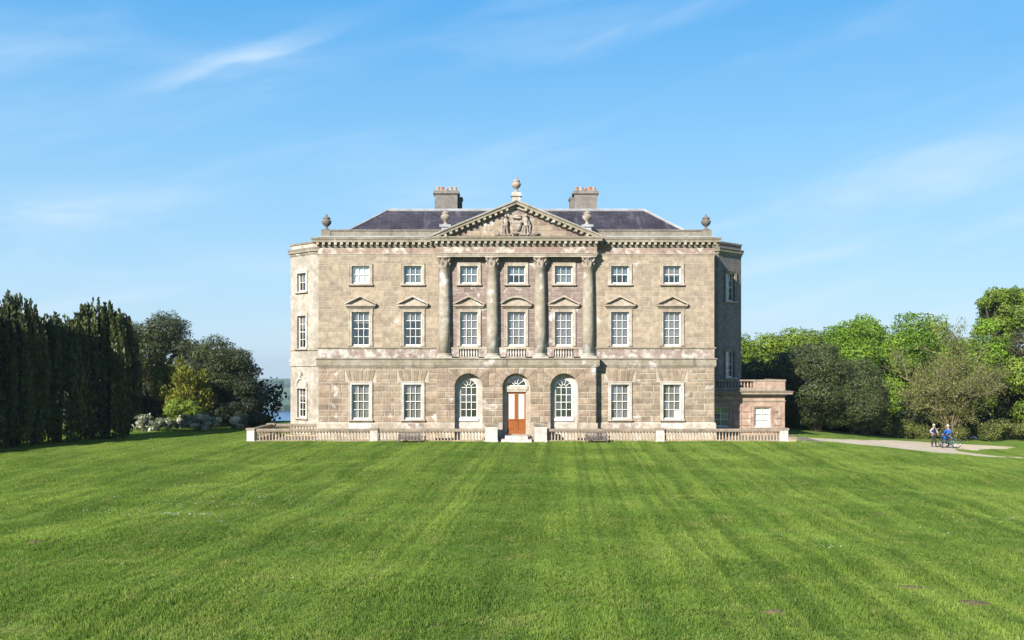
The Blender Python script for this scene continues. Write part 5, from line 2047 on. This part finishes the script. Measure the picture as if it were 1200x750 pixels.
ds = cluster(-10.2, -32.6, 0.8, 0.3, 70) + cluster(-10.6, -29.5, 1.6, 0.6, 90) + cluster(-8.0, -28.4, 1.0, 0.7, 60) + cluster(-13.2, -31.5, 1.0, 0.6, 30) + cluster(-11.8, -25.6, 1.2, 0.6, 40)
ds += cluster(-8.6, -34.5, 0.2, 0.1, 8) + cluster(7.4, -39.2, 0.3, 0.15, 9) + cluster(15.0, -33.0, 0.6, 0.4, 14) + cluster(13.4, -33.4, 0.5, 0.3, 8)
ds += [(random.uniform(-22, 24), random.uniform(-44, -8)) for _ in range(130)]
flowers('daisy', ds, 0.024, M['petal'], 'small white daisies scattered in the mown lawn')
dd = cluster(-12.8, -25.2, 0.8, 0.5, 20) + cluster(-15.0, -14.0, 2.6, 0.8, 60) + [(random.uniform(-22, 24), random.uniform(-42, -6)) for _ in range(60)]
flowers('dandelion', dd, 0.024, M['yellow'], 'yellow dandelions scattered in the mown lawn')
m = Mat('bare_soil')
m.color(m.mix(m.rng(m.noise(9, 6, 0.65), 0.3, 0.7), (0.085, 0.060, 0.032), (0.15, 0.110, 0.055)))
m.bump(m.noise(22, 6, 0.7), 0.8, 0.05)
M['soil'] = m.m
for x, y, r in HILLS:
    vs, fs, n, k = [], [], 14, 5
    z0 = gz(x, y)
    for i in range(1, k + 1):
        for j in range(n):
            t = 2 * math.pi * j / n
            q = r * i / k * (1 + 0.22 * math.sin(3 * t + x) + 0.12 * math.sin(5 * t + y))
            vs.append((q * math.cos(t) * 1.3, q * math.sin(t), 0.055 * (1 - (i / k) ** 1.6) + random.uniform(-0.006, 0.008) - (0.03 if i == k else 0)))
    vs.append((0, 0, 0.06))
    for i in range(k - 1):
        for j in range(n):
            a, b = i * n + j, i * n + (j + 1) % n
            fs.append((a, a + n, b + n, b))
    fs += [(len(vs) - 1, j, (j + 1) % n) for j in range(n)]
    tag(MB().add(vs, fs).build('molehill', M['soil'], None, (x, y, z0 + 0.01), smooth=True), 'flattened brown molehill in the mown lawn', 'molehill', 'molehills in the lawn')

# ------------------------------------------------------------------ two cyclists with their bicycles
M['skin'] = plain('skin', (0.48, 0.29, 0.20), 0.5, 0.05)
M['navy'] = plain('navy_cloth', (0.022, 0.024, 0.045), 0.9, 0.15)
M['charcoal'] = plain('charcoal_cloth', (0.03, 0.03, 0.034), 0.9, 0.15)
M['lilac'] = plain('pale_lilac_cloth', (0.40, 0.39, 0.48), 0.9, 0.06)
M['blue'] = plain('bright_blue_cloth', (0.014, 0.11, 0.46), 0.85, 0.08)
M['teal'] = plain('dark_teal_cloth', (0.018, 0.045, 0.055), 0.9, 0.1)
M['helmet'] = plain('pale_helmet', (0.42, 0.45, 0.36), 0.5, 0.05)
M['helmet_w'] = plain('white_helmet', (0.55, 0.55, 0.60), 0.5, 0.04)
M['hair'] = plain('brown_hair', (0.09, 0.045, 0.025), 0.7, 0.2)
M['rubber'] = plain('tyre_rubber', (0.018, 0.018, 0.018), 0.8)
M['steel'] = plain('bright_steel', (0.55, 0.55, 0.56), 0.3, 0.05, metal=0.9)
M['bike_black'] = plain('black_enamel', (0.02, 0.02, 0.022), 0.3, 0.05, spec=0.5)
M['bike_blue'] = plain('blue_enamel', (0.03, 0.10, 0.35), 0.3, 0.05, spec=0.5)
M['shoe'] = plain('dark_shoe', (0.025, 0.02, 0.02), 0.6)


def skin(name, verts, edges, rad, mat, parent, root=0, sub=2):
    me = bpy.data.meshes.new(name)
    me.from_pydata(verts, edges, [])
    me.materials.append(mat)
    o = obj(name, me, parent)
    md_ = o.modifiers.new('skin', 'SKIN')
    md_.use_smooth_shade = True
    if not me.skin_vertices:
        me.skin_vertices.new()
    for i, r in enumerate(rad):
        rr_ = r if hasattr(r, '__len__') else (r, r)
        me.skin_vertices[0].data[i].radius = rr_
        me.skin_vertices[0].data[i].use_root = (i == root)
    s_ = o.modifiers.new('sub', 'SUBSURF')
    s_.levels = s_.render_levels = sub
    return o


def person(label, loc, rotz, arms, legs, cols, scale=1.0):
    """faces local -y; arms: hand and elbow per side, legs: knee and foot per side"""
    top, vest, trousers, hat = cols
    root = thing('person', label, 'person', loc, rotz, 'cyclists on the gravel')
    V_, E_, R_ = [], [], []

    def v(p, r, par=None):
        V_.append(p)
        R_.append(r)
        if par is not None:
            E_.append((par, len(V_) - 1))
        return len(V_) - 1
    pel = v((0, 0, 0.95), (0.15, 0.11))
    wst = v((0, 0.0, 1.10), (0.135, 0.10), pel)
    chs = v((0, -0.01, 1.28), (0.165, 0.115), wst)
    shd = v((0, 0.0, 1.42), (0.13, 0.09), chs)
    nek = v((0, -0.01, 1.51), 0.055, shd)
    hd1 = v((0, -0.03, 1.59), (0.075, 0.085), nek)
    hd2 = v((0, -0.035, 1.68), (0.078, 0.095), hd1)
    v((0, -0.025, 1.74), (0.055, 0.065), hd2)
    v((0, -0.135, 1.615), 0.014, hd1)             # nose
    for s in (-1, 1):
        v((s * 0.085, -0.02, 1.62), 0.016, hd1)    # ears
    for s, (elb, hand) in zip((-1, 1), arms):
        sh_i = v((s * 0.185, 0, 1.40), 0.06, shd)
        e = v(elb, 0.045, sh_i)
        w_i = v(tuple(np.array(elb) + (np.array(hand) - np.array(elb)) * 0.86), 0.030, e)
        pm = v(hand, 0.036, w_i)
        d = Vector(hand) - Vector(elb)
        d.normalize()
        side = d.cross(Vector((0, 0, 1)))
        side = side.normalized() if side.length > 0.1 else Vector((1, 0, 0))
        for k in range(4):
            o = Vector(hand) + side * (0.024 * (k - 1.5)) + d * 0.05
            f1 = v(tuple(o), 0.010, pm)
            v(tuple(o + d * 0.035 + Vector((0, 0, -0.03))), 0.009, f1)
        th = v(tuple(Vector(hand) - side * 0.05 + d * 0.02), 0.011, pm)
        v(tuple(Vector(hand) - side * 0.06 + d * 0.055 + Vector((0, 0, -0.01))), 0.009, th)
    for s, (knee, foot) in zip((-1, 1), legs):
        h = v((s * 0.095, 0, 0.88), 0.095, pel)
        k = v(knee, 0.062, h)
        cf = v(tuple(np.array(knee) * 0.55 + np.array(foot) * 0.45), 0.055, k)
        an = v((foot[0], foot[1], 0.09), 0.040, cf)
        v((foot[0] + s * 0.02, foot[1] - 0.15, 0.035), 0.032, an)
    skin('body', V_, E_, R_, M['skin'], root)
    # clothes follow the body
    tv = [(0, 0, 0.90), (0, 0, 1.10), (0, -0.01, 1.28), (0, 0, 1.42), (0, -0.01, 1.50)]
    te = [(0, 1), (1, 2), (2, 3), (3, 4)]
    tr_ = [(0.175, 0.135), (0.165, 0.13), (0.19, 0.14), (0.165, 0.125), (0.09, 0.09)]
    skin('vest' if vest else 'jacket', tv, te, tr_, M[vest or top], root, 1)
    for s, (elb, hand) in zip((-1, 1), arms):
        w_ = tuple(np.array(elb) + (np.array(hand) - np.array(elb)) * 0.80)
        skin('sleeve', [(s * 0.12, 0, 1.41), (s * 0.195, 0, 1.39), elb, w_], [(0, 1), (1, 2), (2, 3)], [0.08, 0.082, 0.060, 0.046], M[top], root, 1)
    lv, le, lr = [(0, 0, 0.97), (0, 0, 0.90)], [(0, 1)], [(0.165, 0.125), (0.165, 0.125)]
    for s, (knee, foot) in zip((-1, 1), legs):
        b = len(lv)
        lv += [(s * 0.10, 0, 0.80), knee, tuple(np.array(knee) * 0.5 + np.array(foot) * 0.5), (foot[0], foot[1], 0.12)]
        le += [(1, b), (b, b + 1), (b + 1, b + 2), (b + 2, b + 3)]
        lr += [0.105, 0.076, 0.066, 0.055]
        skin('shoe', [(foot[0], foot[1] + 0.05, 0.05), (foot[0], foot[1] - 0.05, 0.05), (foot[0] + s * 0.02, foot[1] - 0.19, 0.04)], [(0, 1), (1, 2)], [(0.065, 0.065), (0.07, 0.065), (0.055, 0.05)], M['shoe'], root, 1)
    skin('trousers', lv, le, lr, M[trousers], root, 1)
    hm = MB()
    hm.lathe([(0.118, 0.0), (0.125, 0.03), (0.112, 0.09), (0.075, 0.135), (0.0, 0.155)], seg=16)
    he = hm.build('helmet', M[hat], root, (0, -0.025, 1.665), smooth=True)
    he.scale = (0.86, 1.12, 1)
    hr = MB()
    hr.ball((0, 0.035, 1.62), (0.082, 0.075, 0.10), 12, 8)
    hr.build('hair', M['hair'], root, smooth=True)
    ey = MB()
    for s in (-1, 1):
        ey.ball((s * 0.032, -0.122, 1.645), 0.012, 8, 6)
    ey.build('eye', M['iron'], root)
    MB().ball((0, -0.115, 1.565), (0.026, 0.010, 0.008), 8, 6).build('mouth', M['pot_red'], root)
    root.scale = (scale, scale, scale)
    return root


def bicycle(label, loc, rotz, paint, bag=None):
    """front wheel towards local -x"""
    b = thing('bicycle', label, 'bicycle', loc, rotz, 'bicycles on the gravel')
    rad = 0.34
    for xw in (-0.52, 0.52):
        w_ = MB()
        w_.tube([(xw + rad * math.cos(t), 0, rad + rad * math.sin(t)) for t in [2 * math.pi * k / 28 for k in range(29)]], 0.021, 6, False)
        wh = w_.build('wheel', M['rubber'], b, smooth=True)
        w_ = MB()
        w_.tube([(xw + (rad - 0.03) * math.cos(t), 0, rad + (rad - 0.03) * math.sin(t)) for t in [2 * math.pi * k / 28 for k in range(29)]], 0.012, 5, False)
        w_.build('rim', M['steel'], wh)
        w_ = MB()
        for k in range(14):
            t = 2 * math.pi * k / 14
            w_.tube([(xw, 0.02 * (-1) ** k, rad), (xw + (rad - 0.03) * math.cos(t), 0, rad + (rad - 0.03) * math.sin(t))], 0.003, 3)
        w_.tube([(xw, -0.05, rad), (xw, 0.05, rad)], 0.02, 8)
        w_.build('spoke', M['steel'], wh)
    f = MB()
    bbk, st_, hdt, hdb = (0.06, 0, 0.28), (0.20, 0, 0.78), (-0.36, 0, 0.86), (-0.39, 0, 0.70)
    f.tube([bbk, st_], 0.018, 8)
    f.tube([bbk, hdb], 0.021, 8)
    f.tube([(0.19, 0, 0.75), hdt], 0.018, 8)
    f.tube([(-0.35, 0, 0.90), hdb], 0.021, 8)
    for s in (-1, 1):
        f.tube([bbk, (0.52, s * 0.05, rad)], 0.011, 6)
        f.tube([st_, (0.52, s * 0.05, rad)], 0.010, 6)
        f.tube([hdb, (-0.44, s * 0.05, 0.60), (-0.52, s * 0.05, rad)], 0.013, 6)
    f.build('frame', M[paint], b, smooth=True)
    f = MB()
    f.tube([(-0.35, 0, 0.9), (-0.33, 0, 1.0)], 0.014, 8)
    f.tube([(-0.20, -0.29, 1.0), (-0.30, -0.22, 1.02), (-0.34, 0, 1.0), (-0.30, 0.22, 1.02), (-0.20, 0.29, 1.0)], 0.014, 8)
    f.build('handlebar', M['bike_black'], b, smooth=True)
    f = MB()
    f.tube([st_, (0.22, 0, 0.92)], 0.013, 8)
    f.tube([(0.06, 0, 0.945), (0.18, 0, 0.945), (0.33, 0, 0.95)], [0.022, 0.05, 0.075], 10)
    f.build('saddle', M['bike_black'], b, smooth=True)
    f = MB()
    f.tube([(0.06, -0.03, 0.28), (0.06, 0.03, 0.28)], 0.09, 14)
    f.tube([(0.06, -0.06, 0.28), (0.13, -0.07, 0.13)], 0.01, 6)
    f.tube([(0.06, 0.06, 0.28), (-0.01, 0.07, 0.43)], 0.01, 6)
    f.box(0.08, 0.18, -0.15, -0.07, 0.115, 0.14)
    f.box(-0.06, 0.04, 0.07, 0.15, 0.42, 0.445)
    f.build('crank', M['steel'], b)
    if bag:
        MB().box(-0.62, -0.42, -0.14, 0.14, 0.66, 0.90).build('bag', M[bag], b)
    return b


xa, ya = 30.35, 8.9
bicycle('black bicycle seen end-on beside the cyclist in the navy vest', (xa + 0.30, ya - 0.25, gz(xa, ya) + 0.02), R(72), 'bike_black')
person('person in navy vest and pale sleeves with a pale helmet, holding the black bicycle', (xa - 0.12, ya + 0.05, gz(xa, ya) + 0.02), R(12),
       [((-0.30, -0.02, 1.16), (-0.14, -0.24, 1.04)), ((0.30, -0.02, 1.16), (0.20, -0.26, 1.02))],
       [((-0.12, -0.03, 0.50), (-0.14, 0.03, 0.0)), ((0.13, -0.04, 0.50), (0.20, 0.0, 0.0))], ('lilac', 'navy', 'charcoal', 'helmet'), 0.93)
xb_, yb2 = 31.75, 9.9
bicycle('blue bicycle seen side-on with a blue bag, in front of the cyclist in blue', (xb_ - 0.05, yb2 - 0.28, gz(xb_, yb2) + 0.02), R(6), 'bike_blue', 'blue')
person('person in a bright blue jacket and white helmet, standing behind the blue bicycle', (xb_ + 0.0, yb2 + 0.12, gz(xb_, yb2) + 0.02), R(-62),
       [((-0.30, -0.06, 1.17), (-0.22, -0.34, 1.05)), ((0.27, -0.10, 1.17), (0.13, -0.38, 1.06))],
       [((-0.12, -0.05, 0.50), (-0.12, 0.05, 0.0)), ((0.12, -0.08, 0.50), (0.13, -0.10, 0.0))], ('blue', None, 'teal', 'helmet_w'), 0.94)

# ------------------------------------------------------------------ air
hz = MB()
hz.box(-3300, 3300, -260, 3000, -68, 24)
mh = bpy.data.materials.new('haze')
mh.use_nodes = True
hn, hl = mh.node_tree.nodes, mh.node_tree.links
hn.clear()
pv = hn.new('ShaderNodeVolumePrincipled')
pv.inputs['Color'].default_value = (0.82, 0.93, 1.0, 1)
pv.inputs['Anisotropy'].default_value = 0.4
pv.inputs['Density'].default_value = 0.00018
ho = hn.new('ShaderNodeOutputMaterial')
hl.new(pv.outputs[0], ho.inputs['Volume'])
haze = hz.build('haze', mh)
haze['kind'] = 'stuff'
haze['label'] = 'pale blue haze in the air over the lough'
haze['category'] = 'haze'
